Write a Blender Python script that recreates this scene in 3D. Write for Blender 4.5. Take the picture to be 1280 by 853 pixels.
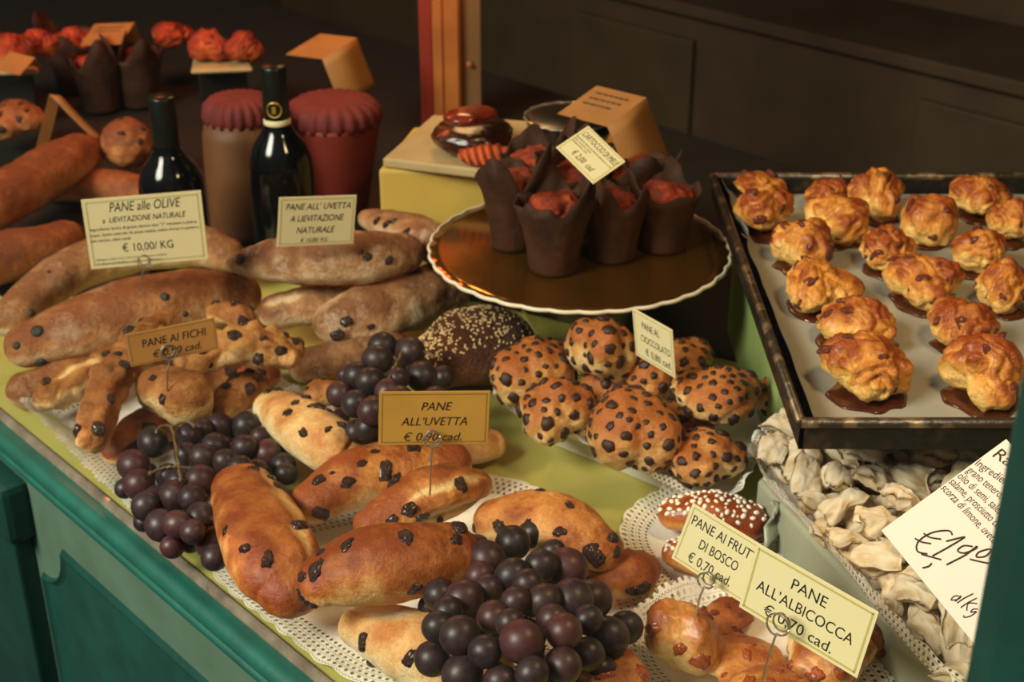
import bpy, bmesh, math, random
import numpy as np
from mathutils import Vector, Matrix, noise

for o in list(bpy.data.objects): bpy.data.objects.remove(o)
SC = bpy.context.scene
COL = SC.collection
V = Vector

# ------------------------------------------------------------------ camera, world, light, exposure
F = 1280*50/36.0                      # focal length in pixels of the 1280x853 frame
TH = math.radians(27.0)               # pitch below the horizon
H = 0.70                              # eye height over the counter (counter top is z = 0)
CT, ST = math.cos(TH), math.sin(TH)
cam = bpy.data.objects.new('camera', bpy.data.cameras.new('camera'))
COL.objects.link(cam)
cam.location = (0, 0, H); cam.rotation_euler = (math.pi/2-TH, 0, 0)
cam.data.lens = 50; cam.data.sensor_width = 36; cam.data.clip_start = 0.02
cam.data.dof.use_dof = True; cam.data.dof.focus_distance = 0.92; cam.data.dof.aperture_fstop = 12.0
SC.camera = cam

def ray(px, py):
    r, d = (px-640)/F, (py-426.5)/F
    return V((r, CT-d*ST, -ST-d*CT))
def at(px, py, z=0.0):
    q = ray(px, py); t = (z-H)/q.z
    return V((0, 0, H))+q*t
def atd(px, py, t): return V((0, 0, H))+ray(px, py)*t
def depth(p): return p.y*CT-(p.z-H)*ST
# shop window frame: u runs along the glass (away from the camera), n into the shop
_a, _b = at(400, 841), at(58, 560)
U = (_b-_a).normalized(); N = V((U.y, -U.x, 0)); O = _a.copy()
def W(u, n, z=0.0): return O+U*u+N*n+V((0, 0, z))
WM = Matrix(((U.x, N.x, 0, O.x), (U.y, N.y, 0, O.y), (0, 0, 1, 0), (0, 0, 0, 1)))

world = bpy.data.worlds.new('world'); SC.world = world; world.use_nodes = True
nt = world.node_tree; nt.nodes.clear()
wo = nt.nodes.new('ShaderNodeOutputWorld'); bg = nt.nodes.new('ShaderNodeBackground')
tc = nt.nodes.new('ShaderNodeTexCoord'); sx = nt.nodes.new('ShaderNodeSeparateXYZ'); rp = nt.nodes.new('ShaderNodeValToRGB')
rp.color_ramp.elements[0].color = (.10, .10, .085, 1); rp.color_ramp.elements[0].position = .42
rp.color_ramp.elements[1].color = (.92, .95, .90, 1); rp.color_ramp.elements[1].position = .8
mp = nt.nodes.new('ShaderNodeMapRange'); mp.inputs[1].default_value = -1; mp.inputs[2].default_value = 1
nt.links.new(tc.outputs['Generated'], sx.inputs[0]); nt.links.new(sx.outputs[2], mp.inputs[0])
nt.links.new(mp.outputs[0], rp.inputs[0]); nt.links.new(rp.outputs[0], bg.inputs[0]); nt.links.new(bg.outputs[0], wo.inputs[0])
bg.inputs[1].default_value = 0.27

def lamp(name, kind, loc, power, color, size=.2, target=None, spot=None):
    d = bpy.data.lights.new(name, kind); d.energy = power; d.color = color
    if kind == 'AREA': d.shape = 'DISK'; d.size = size
    else: d.shadow_soft_size = size
    o = bpy.data.objects.new(name, d); COL.objects.link(o); o.location = loc
    if spot: d.spot_size = math.radians(spot); d.spot_blend = .8
    if target is not None: o.rotation_euler = (V(target)-V(loc)).to_track_quat('-Z', 'Y').to_euler()
    return o
lamp('sky_light', 'AREA', W(.35, -2.1, 1.95), 150, (1, .91, .76), 1.2, at(560, 560))
lamp('shop_lamp_over_tray', 'AREA', (.46, .74, .95), 4.6, (1, .66, .32), .16, (.36, 1.05, .17))
lamp('shop_lamp_over_shelf', 'AREA', at(480, 190, 0)+V((.1, -.12, .62)), 1.6, (1, .55, .22), .2, at(520, 300))
lamp('red_heat_lamp', 'AREA', at(150, 150, 0)+V((.0, -.02, .75)), 4, (1, .17, .045), .3, at(190, 150))
lamp('post_lamp', 'SPOT', at(560, 150, 0)+V((.12, -.45, .62)), 9, (1, .40, .10), .04, at(560, 150, 0)+V((0, 0, .32)), 34)
SC.view_settings.view_transform = 'Standard'; SC.view_settings.look = 'None'
SC.view_settings.exposure = 0.0; SC.view_settings.gamma = 1.0; SC.view_settings.use_curve_mapping = False

# ------------------------------------------------------------------ helpers
def lin(h):
    if not isinstance(h, str): return tuple(h)
    c = [int(h[i:i+2], 16)/255 for i in (0, 2, 4)]
    return tuple(x/12.92 if x <= .04045 else ((x+.055)/1.055)**2.4 for x in c)

def mat(name, color, rough=.5, metal=0, c2=None, scale=20, bump=0, bscale=60, coat=0, spec=.5, trans=0, ior=1.45, detail=4, sss=0, lo=.35, hi=.7):
    m = bpy.data.materials.new(name); m.use_nodes = True; nt = m.node_tree; b = nt.nodes['Principled BSDF']
    b.inputs['Base Color'].default_value = (*lin(color), 1); b.inputs['Roughness'].default_value = rough
    b.inputs['Metallic'].default_value = metal; b.inputs['Coat Weight'].default_value = coat; b.inputs['Coat Roughness'].default_value = .15
    b.inputs['Specular IOR Level'].default_value = spec; b.inputs['Transmission Weight'].default_value = trans; b.inputs['IOR'].default_value = ior
    t = nt.nodes.new('ShaderNodeTexCoord')
    if c2 is not None:
        n = nt.nodes.new('ShaderNodeTexNoise'); n.inputs['Scale'].default_value = scale; n.inputs['Detail'].default_value = detail
        r = nt.nodes.new('ShaderNodeValToRGB'); r.color_ramp.elements[0].position = lo; r.color_ramp.elements[1].position = hi
        r.color_ramp.elements[0].color = (*lin(color), 1); r.color_ramp.elements[1].color = (*lin(c2), 1)
        nt.links.new(t.outputs['Object'], n.inputs['Vector']); nt.links.new(n.outputs[0], r.inputs[0]); nt.links.new(r.outputs[0], b.inputs['Base Color'])
    if bump:
        n = nt.nodes.new('ShaderNodeTexNoise'); n.inputs['Scale'].default_value = bscale; n.inputs['Detail'].default_value = 5
        bu = nt.nodes.new('ShaderNodeBump'); bu.inputs['Strength'].default_value = bump; bu.inputs['Distance'].default_value = .004
        nt.links.new(t.outputs['Object'], n.inputs['Vector']); nt.links.new(n.outputs[0], bu.inputs['Height']); nt.links.new(bu.outputs[0], b.inputs['Normal'])
    return m

def bread_mat(name, pale, gold, brown, flour=0, rough=.5, bump=.35, coat=0, shift=0, mott=.75, fine=140):
    """crust: the 'bake' value of each vertex (browned top, paler torn or lower dough) broken up by noise picks pale > gold > brown"""
    m = bpy.data.materials.new(name); m.use_nodes = True; nt = m.node_tree; b = nt.nodes['Principled BSDF']; L = nt.links.new
    t = nt.nodes.new('ShaderNodeTexCoord'); oi = nt.nodes.new('ShaderNodeObjectInfo')
    at_ = nt.nodes.new('ShaderNodeAttribute'); at_.attribute_name = 'bake'
    n1 = nt.nodes.new('ShaderNodeTexNoise'); n1.inputs['Scale'].default_value = 34; n1.inputs['Detail'].default_value = 6; n1.inputs['Roughness'].default_value = .6
    L(t.outputs['Object'], n1.inputs['Vector'])
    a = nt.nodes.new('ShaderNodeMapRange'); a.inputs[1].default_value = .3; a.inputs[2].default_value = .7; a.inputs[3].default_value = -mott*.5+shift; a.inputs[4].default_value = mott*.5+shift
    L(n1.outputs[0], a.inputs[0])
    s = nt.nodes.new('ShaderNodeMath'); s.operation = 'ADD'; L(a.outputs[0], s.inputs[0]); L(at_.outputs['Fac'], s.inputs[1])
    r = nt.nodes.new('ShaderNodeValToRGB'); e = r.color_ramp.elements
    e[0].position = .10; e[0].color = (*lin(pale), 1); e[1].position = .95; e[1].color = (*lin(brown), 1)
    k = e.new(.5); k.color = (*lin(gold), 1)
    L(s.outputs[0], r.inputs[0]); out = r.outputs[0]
    n3 = nt.nodes.new('ShaderNodeTexNoise'); n3.inputs['Scale'].default_value = 420; n3.inputs['Detail'].default_value = 2
    L(t.outputs['Object'], n3.inputs['Vector'])
    mr = nt.nodes.new('ShaderNodeMapRange'); mr.inputs[1].default_value = .25; mr.inputs[2].default_value = .75; mr.inputs[3].default_value = .80; mr.inputs[4].default_value = 1.12
    L(n3.outputs[0], mr.inputs[0])
    mx = nt.nodes.new('ShaderNodeMix'); mx.data_type = 'RGBA'; mx.blend_type = 'MULTIPLY'; mx.inputs[0].default_value = 1
    L(out, mx.inputs[6]); L(mr.outputs[0], mx.inputs[7]); out = mx.outputs[2]
    if flour:
        n2 = nt.nodes.new('ShaderNodeTexNoise'); n2.inputs['Scale'].default_value = 26; n2.inputs['Detail'].default_value = 9; n2.inputs['Roughness'].default_value = .78
        L(t.outputs['Object'], n2.inputs['Vector'])
        f = nt.nodes.new('ShaderNodeMapRange'); f.inputs[1].default_value = .52; f.inputs[2].default_value = .72; f.inputs[4].default_value = flour
        L(n2.outputs[0], f.inputs[0])
        x = nt.nodes.new('ShaderNodeMix'); x.data_type = 'RGBA'; L(f.outputs[0], x.inputs[0]); L(out, x.inputs[6]); x.inputs[7].default_value = (*lin('d9c4a6'), 1)
        out = x.outputs[2]
    L(out, b.inputs['Base Color']); b.inputs['Roughness'].default_value = rough; b.inputs['Coat Weight'].default_value = coat; b.inputs['Coat Roughness'].default_value = .25
    b.inputs['Specular IOR Level'].default_value = .35
    nb = nt.nodes.new('ShaderNodeTexNoise'); nb.inputs['Scale'].default_value = fine; nb.inputs['Detail'].default_value = 6; nb.inputs['Roughness'].default_value = .65
    bu = nt.nodes.new('ShaderNodeBump'); bu.inputs['Strength'].default_value = bump; bu.inputs['Distance'].default_value = .010
    L(t.outputs['Object'], nb.inputs['Vector']); L(nb.outputs[0], bu.inputs['Height']); L(bu.outputs[0], b.inputs['Normal'])
    return m

def link(o, parent=None):
    COL.objects.link(o)
    if parent is not None: o.parent = parent
    return o
def tag(o, label=None, cat=None, group=None, kind=None):
    for k, v in (('label', label), ('category', cat), ('group', group), ('kind', kind)):
        if v: o[k] = v
    return o
def empty(name, loc, rot=None):
    o = bpy.data.objects.new(name, None); COL.objects.link(o); o.location = loc; o.empty_display_size = .01
    if rot is not None: o.rotation_euler = rot
    return o
def build(name, verts, faces, m, parent=None, loc=(0, 0, 0), smooth=True, uv=None, attr=None):
    me = bpy.data.meshes.new(name); me.from_pydata([tuple(v) for v in verts], [], faces)
    if m is not None: me.materials.append(m)
    if smooth: me.polygons.foreach_set('use_smooth', [True]*len(me.polygons))
    if uv is not None:
        l = me.uv_layers.new(name='UVMap'); idx = np.empty(len(me.loops), np.int32); me.loops.foreach_get('vertex_index', idx)
        l.data.foreach_set('uv', np.asarray(uv, np.float32)[idx].ravel())
    if attr is not None:
        a = me.attributes.new('bake', 'FLOAT', 'POINT'); a.data.foreach_set('value', np.asarray(attr, np.float32))
    me.update()
    o = bpy.data.objects.new(name, me); link(o, parent); o.location = loc
    return o
def grid_faces(ns, na, closed=True, caps=True):
    f = []
    for i in range(ns-1):
        for j in range(na if closed else na-1):
            k = (j+1) % na
            f.append((i*na+j, i*na+k, (i+1)*na+k, (i+1)*na+j))
    if caps and closed:
        f.append(tuple(range(na-1, -1, -1))); f.append(tuple((ns-1)*na+j for j in range(na)))
    return f
def lathe(prof, na=48, mod=None, caps=True):
    vs = []
    for (r, z) in prof:
        for j in range(na):
            a = 2*math.pi*j/na; rr, zz = (r, z) if mod is None else mod(r, z, a)
            vs.append((rr*math.cos(a), rr*math.sin(a), zz))
    return vs, grid_faces(len(prof), na, True, caps)
def sweep(pts, r, na=8):
    """tube along points; r a number or a list"""
    pts = [V(p) for p in pts]; n = len(pts); vs = []
    up = V((0, 0, 1))
    for i, p in enumerate(pts):
        t = (pts[min(i+1, n-1)]-pts[max(i-1, 0)]).normalized()
        s = t.cross(up)
        if s.length < 1e-3: s = t.cross(V((1, 0, 0)))
        s.normalize(); u2 = s.cross(t); rr = r[i] if isinstance(r, (list, tuple)) else r
        for j in range(na):
            a = 2*math.pi*j/na; vs.append(p+s*(rr*math.cos(a))+u2*(rr*math.sin(a)))
    return vs, grid_faces(n, na)
class MB:
    """collects boxes, tubes and prisms for ONE mesh object"""
    def __init__(s): s.v = []; s.f = []
    def add(s, v, f):
        k = len(s.v); s.v += [V(p) for p in v]; s.f += [tuple(i+k for i in q) for q in f]; return s
    def box(s, p0, p1, M=None, bev=0):
        bm = bmesh.new(); bmesh.ops.create_cube(bm, size=1)
        c = [(a+b)/2 for a, b in zip(p0, p1)]; d = [abs(b-a) for a, b in zip(p0, p1)]
        for v in bm.verts: v.co = V((c[0]+v.co.x*d[0], c[1]+v.co.y*d[1], c[2]+v.co.z*d[2]))
        if bev: bmesh.ops.bevel(bm, geom=bm.edges[:], offset=bev, segments=2, affect='EDGES', profile=.6)
        bm.verts.index_update(); vs = [v.co.copy() for v in bm.verts]; fs = [tuple(v.index for v in f.verts) for f in bm.faces]; bm.free()
        if M is not None: vs = [M @ v for v in vs]
        return s.add(vs, fs)
    def prism(s, poly, h0, h1, M=None):
        n = len(poly); vs = [V((p[0], p[1], h0)) for p in poly]+[V((p[0], p[1], h1)) for p in poly]
        fs = [tuple(range(n-1, -1, -1)), tuple(range(n, 2*n))]+[(i, (i+1) % n, n+(i+1) % n, n+i) for i in range(n)]
        if M is not None: vs = [M @ v for v in vs]
        return s.add(vs, fs)
    def build(s, name, m, parent=None, loc=(0, 0, 0), smooth=False):
        L = V(loc)
        return build(name, [v-L for v in s.v], s.f, m, parent, loc, smooth)
def quad_box(c4, z0, z1, bev=.003):
    """box with a general four-cornered plan (corners as world x,y) between two heights"""
    bm = bmesh.new(); b = [bm.verts.new((p.x, p.y, z0)) for p in c4]; t = [bm.verts.new((p.x, p.y, z1)) for p in c4]
    bm.faces.new(b[::-1]); bm.faces.new(t)
    for i in range(4): bm.faces.new((b[i], b[(i+1) % 4], t[(i+1) % 4], t[i]))
    bmesh.ops.recalc_face_normals(bm, faces=bm.faces[:])
    if bev: bmesh.ops.bevel(bm, geom=bm.edges[:], offset=bev, segments=3, affect='EDGES', profile=.5)
    bm.verts.index_update(); vs = [v.co.copy() for v in bm.verts]; fs = [tuple(v.index for v in f.verts) for f in bm.faces]; bm.free()
    return vs, fs

def crom(P, t):
    n = len(P)-1; x = min(max(t*n, 0), n-1e-6); i = int(x); f = x-i
    p0, p1, p2, p3 = P[max(i-1, 0)], P[i], P[i+1], P[min(i+2, n)]
    return .5*((2*p1)+(p2-p0)*f+(2*p0-5*p1+4*p2-p3)*f*f+(3*p1-p0-3*p2+p3)*f*f*f)
def sstep(a, b, x):
    t = min(max((x-a)/(b-a), 0), 1); return t*t*(3-2*t)

def loaf(name, spine, base, m, seed, flat=.85, amp=.07, freq=22, parent=None, cap=.95, ns=78, na=60, splits=(), bake=(.15, .95), lumps=0, rise=None, top=None):
    """bread laid along pixel points (x, y, half width px) that rests at height base; returns the object with its surface samples"""
    rs, cs = [], []
    for i, (x, y, r) in enumerate(spine):
        z = base+.03
        b = base if rise is None else base+rise[i]
        for _ in range(4):
            p = at(x, y, z); rw = r*depth(p)/F; z = b+rw*flat*.88
        cs.append(at(x, y, z)); rs.append(rw)
    if len(cs) == 1:
        cs = [cs[0]-V((.001, 0, 0)), cs[0]+V((.001, 0, 0))]; rs = rs*2
    K = 60; path = [crom(cs, i/K) for i in range(K+1)]; rad = [crom([V((r, 0, 0)) for r in rs], i/K).x for i in range(K+1)]
    cum = [0]
    for i in range(K): cum.append(cum[-1]+(path[i+1]-path[i]).length)
    Lh = cum[-1]; ra, rb = rad[0]*cap, rad[-1]*cap
    org = V((sum(c.x for c in cs)/len(cs), sum(c.y for c in cs)/len(cs), base))
    off = V((seed*7.3, seed*3.1, seed*1.7)); vs, bk, nr = [], [], []
    tot = Lh+ra+rb; q = []
    for i in range(ns):
        x = i/(ns-1)
        x = x+.09*math.sin(2*math.pi*x)*-1
        q.append(-ra+tot*x)
    for s in q:
        sc = min(max(s, 0), Lh); k = min(np.searchsorted(cum, sc, 'right')-1, K-1); k = max(k, 0); f = (sc-cum[k])/max(cum[k+1]-cum[k], 1e-9)
        c = path[k].lerp(path[k+1], f); r = rad[k]*(1-f)+rad[k+1]*f
        tg = (path[min(k+2, K)]-path[max(k-1, 0)]).normalized(); fac = 1
        if s < 0: c = c+tg*s; fac = math.sqrt(max(1-(s/ra)**2, 0))
        if s > Lh: c = c+tg*(s-Lh); fac = math.sqrt(max(1-((s-Lh)/rb)**2, 0))
        fac = max(fac, .015)
        sd = tg.cross(V((0, 0, 1))).normalized(); up = sd.cross(tg)
        for j in range(na):
            a = 2*math.pi*j/na; ca, sa = math.cos(a), math.sin(a)
            ca2 = math.copysign(abs(ca)**.88, ca); sa2 = math.copysign(abs(sa)**.92, sa)
            if sa2 < 0: sa2 *= .88
            d = sd*(ca2*r*fac)+up*(sa2*r*flat*fac); p = c+d; nn = d.normalized() if d.length > 1e-6 else up
            h = noise.fractal(p*freq+off, 1.0, 2.1, 3)*amp + noise.noise(p*freq*.35+off*2)*amp*.9
            h += noise.fractal(p*freq*3.0+off*1.3, 1.0, 2.2, 3)*amp*.45-.5*amp*(1-abs(noise.noise(p*freq*1.2+off*1.7)))**8
            if lumps: h += lumps*(abs(noise.noise(p*freq*2.3+off*3))*1.7-.38)
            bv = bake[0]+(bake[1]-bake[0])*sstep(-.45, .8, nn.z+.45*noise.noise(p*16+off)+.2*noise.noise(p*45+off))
            sn = s/Lh if Lh > .005 else .5
            for (s0, hl, an, hw, dp) in splits:
                da = (a-an+math.pi) % (2*math.pi)-math.pi
                wv = .25*noise.noise(V((sn*6, seed, an)))
                e = ((sn-s0)/hl)**2; w = max(0, 1-e); g = math.exp(-((da+wv)/(hw*(.3+w)))**2)*math.sqrt(w)
                h -= dp*g; bv -= 1.0*g
                h += dp*.45*math.exp(-((abs(da+wv)-hw*1.9)/(hw*.7))**2)*math.sqrt(w)
            vs.append(p+nn*(h*r*min(1, fac*1.6))); bk.append(bv); nr.append(nn)
    zb = base-.002
    for p in vs:
        if p.z < base: p.z = base+(p.z-base)*.12
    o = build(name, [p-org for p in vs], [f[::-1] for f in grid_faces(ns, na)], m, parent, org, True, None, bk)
    SURF[o.name] = surf_of(o)
    return o
SURF = {}
def surf_of(o):
    me = o.data; return [(p.center.copy(), p.normal.copy(), p.area) for p in me.polygons if len(p.vertices) < 5]

_ICO = {}
def ico(n):
    if n not in _ICO:
        bm = bmesh.new(); bmesh.ops.create_icosphere(bm, subdivisions=n, radius=1); bm.verts.index_update()
        _ICO[n] = ([v.co.normalized() for v in bm.verts], [tuple(v.index for v in f.verts) for f in bm.faces]); bm.free()
    return _ICO[n]
def blob_dims(px, py, hw, hh, base):
    """world centre and radii of a roundish thing seen with half sizes hw, hh in pixels and resting at height base"""
    z = base+.03
    for _ in range(5):
        p = at(px, py, z); t = depth(p); rh = hw*t/F
        q = ray(px, py).normalized(); se = -q.z; ce = math.sqrt(1-se*se)
        rv = math.sqrt(max((hh*t/F)**2-(rh*se)**2, (.35*rh*ce)**2))/ce
        rv = min(rv, rh*1.25); z = base+rv*.9
    return at(px, py, z), rh, rv
def blob(name, px, py, hw, hh, base, m, seed, lobes=0, amp=.06, freq=30, sub=5, parent=None, bake=(.1, .9), folds=0, fang=0, squash=.88, elong=1, rot=0, ring=0, lsize=(.5, .72), gen=None):
    c, rh, rv = blob_dims(px, py, hw, hh, base); rnd = random.Random(seed)
    vs0, fs = ico(sub); off = V((seed*5.1, seed*2.7, seed*.9)); LB = []
    for i in range(lobes):
        a = 2*math.pi*(i+rnd.uniform(-.3, .3))/max(lobes, 1)+rnd.uniform(0, .6); el = rnd.uniform(-.25, .55)
        k = rnd.uniform(.38, .58); rr = rnd.uniform(*lsize)
        LB.append((V((math.cos(a)*math.cos(el), math.sin(a)*math.cos(el), math.sin(el)))*k, rr))
    if lobes: LB.append((V((0, 0, rnd.uniform(.05, .3))), rnd.uniform(.62, .75)))
    R = []
    for d in vs0:
        if lobes:
            acc, mxr = 0, 0
            for lc, lr in LB:
                dt = lc.dot(d); disc = lr*lr-lc.length_squared+dt*dt
                if disc > 0:
                    x = dt+math.sqrt(disc)
                    if x > 0: acc += math.exp(x*16)
            r = math.log(max(acc, 1.5))/16
        else: r = 1.0
        R.append(r)
    mx = max(R)/1.02; vs, bk = [], []; ca, sa = math.cos(rot), math.sin(rot)
    for d, r in zip(vs0, R):
        r /= mx; p = d*r
        hrel = r
        h = noise.fractal(d*freq*.08+off, 1, 2.1, 4)*amp+noise.noise(d*1.3+off)*amp*1.3
        if folds:
            q = d.x*math.cos(fang)+d.y*math.sin(fang); w = d.y*math.cos(fang)-d.x*math.sin(fang)
            x = q*folds+1.4*noise.noise(d*1.6+off)+w*.8; rid = abs(math.sin(x*math.pi)); h += (rid**.6-.65)*.19*sstep(-.5, .2, d.z)
            hrel += (rid-.6)*.22
        p = d*(r*(1+h))
        if ring: 
            rho = math.hypot(d.x, d.y)
            if d.z > 0: p = p*(1-ring*math.exp(-(rho/.38)**2))
        x, y = p.x*elong, p.y
        w = V((x*ca-y*sa, x*sa+y*ca, p.z))
        z = w.z*rv
        if z < -rv*squash: z = -rv*squash+(z+rv*squash)*.1
        vs.append(V((w.x*rh, w.y*rh, z)))
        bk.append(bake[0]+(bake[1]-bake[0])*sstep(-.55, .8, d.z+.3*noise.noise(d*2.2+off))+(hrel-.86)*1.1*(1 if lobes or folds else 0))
    org = V((c.x, c.y, base)); X = [v.x for v in vs]; Y = [v.y for v in vs]; Z = [v.z for v in vs]
    kx, ky, kz = 2*rh*elong/(max(X)-min(X)), 2*rh/(max(Y)-min(Y)), 1.85*rv/(max(Z)-min(Z)); ox, oy, oz = (max(X)+min(X))/2, (max(Y)+min(Y))/2, min(Z)
    vs = [V(((v.x-ox)*kx, (v.y-oy)*ky, (v.z-oz)*kz)) for v in vs]
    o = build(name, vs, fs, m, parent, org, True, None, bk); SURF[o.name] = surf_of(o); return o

_proto = {}
def proto(kind, m, seeds=3, flat=.6, amp=.25, sub=2, elong=1.25):
    if kind not in _proto:
        L = []
        for s in range(seeds):
            vs0, fs = ico(sub); off = V((s*9.1+len(kind), 2.2, s*4.4)); vs = []
            for d in vs0:
                r = 1+amp*noise.noise(d*1.7+off)+amp*.5*noise.noise(d*4.1+off)+amp*.25*noise.noise(d*9+off); vs.append((d.x*r*elong, d.y*r, d.z*r*flat))
            me = bpy.data.meshes.new(kind); me.from_pydata(vs, [], fs); me.materials.append(m); me.polygons.foreach_set('use_smooth', [True]*len(me.polygons)); L.append(me)
        _proto[kind] = L
    return _proto[kind]
def stud(o, kind, count, size, seed, meshes, gap=1.6, nz=-.25, sink=.02, face=True, var=.42):
    """presses count single raisins / chips / olives into the crust of o, most of them where it is seen"""
    rnd = random.Random(seed*13+5); S = SURF[o.name]; camv = V((0, 0, H)); pick = []
    wts = [a for (_, _, a) in S]; tries = 0
    while len(pick) < count and tries < 6000:
        tries += 1
        c, n, a = rnd.choices(S, wts)[0]
        if n.z < nz: continue
        w = o.location+c
        if face and n.dot((camv-w).normalized()) < -.05 and rnd.random() < .75: continue
        s = size*rnd.uniform(1-var, 1+var)
        if any((c-p).length < gap*(s+s2)*.5 for p, _, s2 in pick): continue
        pick.append((c, n, s))
    for c, n, s in pick:
        k = bpy.data.objects.new(kind, rnd.choice(meshes)); link(k, o)
        k.location = c-n*(s*sink); k.rotation_mode = 'QUATERNION'
        qz = n.to_track_quat('Z', 'Y'); k.rotation_quaternion = qz @ V((0, 0, 1)).rotation_difference(V((0, 0, 1))) @ Matrix.Rotation(rnd.uniform(0, 6.28), 3, 'Z').to_quaternion()
        k.scale = (s*.5,)*3
def stud_at(o, kind, px, py, size, mesh, rz=0, sink=.02, stretch=1):
    """one raisin / olive pressed into o where the pixel ray meets its crust"""
    org = V((0, 0, H))-o.location; d = ray(px, py).normalized(); best = None
    for c, n, a in SURF[o.name]:
        v = c-org; t = v.dot(d); off = (v-d*t).length
        if n.dot(d) < 0 and (best is None or off < best[0]): best = (off, c, n)
    _, c, n = best; k = bpy.data.objects.new(kind, mesh); link(k, o); k.location = c-n*(size*sink); k.rotation_mode = 'QUATERNION'
    k.rotation_quaternion = n.to_track_quat('Z', 'Y') @ Matrix.Rotation(rz, 3, 'Z').to_quaternion(); size = min(size*.82, .0135); k.scale = (size*.5*stretch, size*.5, size*.5)
    return k

# ------------------------------------------------------------------ materials
M = {}
M['teal'] = mat('teal_paint', '195a4c', .42, c2='164c40', scale=30, bump=.15, bscale=90, coat=.25)
M['teal_dark'] = mat('dark_teal_paint', '10443a', .5, c2='0d3831', scale=24, bump=.12, bscale=80, coat=.15)
M['sage'] = mat('pale_grey_green', '4f6b5a', .55, c2='48614f', scale=18, bump=.1, bscale=70)  # paler grey-green base than the teal mouldings and panel
M['green_dark'] = mat('bottle_green_paint', '0b382f', .5, c2='082b25', scale=12, bump=.1)
M['bead'] = mat('weathered_wood_bead', '7a715f', .6, c2='4f4536', scale=40, bump=.4, bscale=120)
M['worktop'] = mat('dark_counter_top', '1b1710', .65, c2='16120c', scale=12)
M['yellow'] = mat('yellow_paper', 'b4ac5c', .45, c2='a69e50', scale=14, bump=.08, bscale=30)
M['yellow_box'] = mat('yellow_box_paper', 'bd9f4c', .45, c2='ae9142', scale=9, bump=.1, bscale=26)
M['green_box'] = mat('pale_green_paper', '8a9c5c', .5, c2='7d9052', scale=10)
M['dark_wall'] = mat('dark_brown_wall', '463622', .8, c2='3b2d1c', scale=5)
M['dark_floor'] = mat('dark_floor', '1c1712', .7)
M['ceil'] = mat('dark_ceiling', '1d1a15', .9)
M['cab'] = mat('brown_cabinet', '42341f', .7, c2='382b1a', scale=8)
M['rail'] = mat('brown_rail', '6a4a28', .6)
M['post'] = mat('orange_lit_wood', 'a8642c', .5, c2='8e5022', scale=16)  # orange lamp light on the post is partly put into this wood colour
M['post_red'] = mat('red_wood', '7c2618', .5)
M['pave'] = mat('grey_paving', '3c3c38', .85, c2='2c2c2a', scale=6, bump=.2)
M['tray_card'] = mat('pale_tray_card', 'c4beae', .6, c2='b8b2a2', scale=14)
M['board'] = mat('tan_cardboard', 'ab9468', .6, c2='9d8659', scale=20)
M['gold'] = mat('gold_foil', 'a8732a', .14, .9, c2='946122', scale=9, bump=.10, bscale=24)
M['white_edge'] = mat('white_board_edge', 'd9cdb2', .5)
M['black_metal'] = mat('worn_black_steel', '1b1916', .45, .3, c2='4a3826', scale=55, bump=.3, bscale=120, lo=.52, hi=.72)
M['rim_metal'] = mat('worn_brown_rim', '3a2f22', .4, .5, c2='8d7453', scale=60, bump=.3, bscale=120, lo=.5, hi=.7)
M['parchment'] = mat('baking_parchment', '99968a', .6, c2='8a877a', scale=7, bump=.15, bscale=22)
M['wax'] = mat('grey_green_wax_paper', '9a9c86', .35, c2='8c8e79', scale=9, bump=.2, bscale=18)
M['card'] = mat('cream_card', 'd9cd9f', .5)
M['card_gold'] = mat('old_gold_card', 'c0913f', .5, c2='b48738', scale=30)
M['card_tan'] = mat('tan_card', 'b98545', .55, c2='ad7a3e', scale=30)
M['card_white'] = mat('white_card', 'efe6dd', .5)
M['card_kraft'] = mat('kraft_card', '9b6a35', .6, c2='8e5f2e', scale=24)
M['border'] = mat('olive_print', 'b5a763', .5)
M['border_dark'] = mat('brown_print', '8f6a2c', .5)
M['ink'] = mat('black_ink', '14110c', .6)
M['ink_brown'] = mat('brown_ink', '3a2a22', .6)
M['wire'] = mat('steel_wire', 'b9b2a2', .3, .9)
M['chrome'] = M['wire']
M['raisin'] = mat('raisin_skin', '3f2114', .38, c2='1c0e08', scale=1.8, bump=1.0, bscale=3.2, coat=.35)
M['berry'] = mat('dried_berry', '74301a', .35, c2='3c120b', scale=120, bump=.5, bscale=200, coat=.3)
M['chip'] = mat('chocolate_chip', '2b1710', .45, c2='3a2116', scale=90, bump=.2)
M['olive'] = mat('green_olive', '33352a', .38, c2='22261e', scale=60, bump=.3)
M['sugar'] = mat('pearl_sugar', 'f4ead6', .5, bump=.3)
M['seeds'] = mat('sesame', 'd9b983', .4)
M['stem'] = mat('grape_stem', '6b5632', .6, c2='4d3d22', scale=120)
M['cup'] = mat('brown_paper_cup', '402617', .7, c2='2b190f', scale=26, bump=.6, bscale=70, spec=.25)
M['bottle'] = mat('black_glass', '060808', .1, coat=0, spec=.45)
M['foil'] = mat('dark_foil', '101511', .35, .2)
M['goldprint'] = mat('gold_print', 'b6953f', .35, .6)
M['kraft'] = mat('kraft_paper', '6d4424', .6, c2='5e3a1e', scale=14, bump=.25, bscale=26)
M['redbox'] = mat('red_box_card', '74261a', .6, c2='641f15', scale=14, bump=.15)
M['redcloth'] = mat('red_cloth', '6b201a', .75, c2='551814', scale=60, bump=.4)
M['dark_cake'] = mat('dark_chocolate_icing', '2a120b', .28, c2='3c1a0f', scale=40, bump=.5, bscale=90, coat=.3)
M['glaze'] = mat('red_glaze', '7a2a14', .25, c2='4c170d', scale=30, coat=.5)
M['jam'] = mat('caramelised_juice', '3d1a0d', .2, c2='55260f', scale=40, coat=.5)
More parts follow.
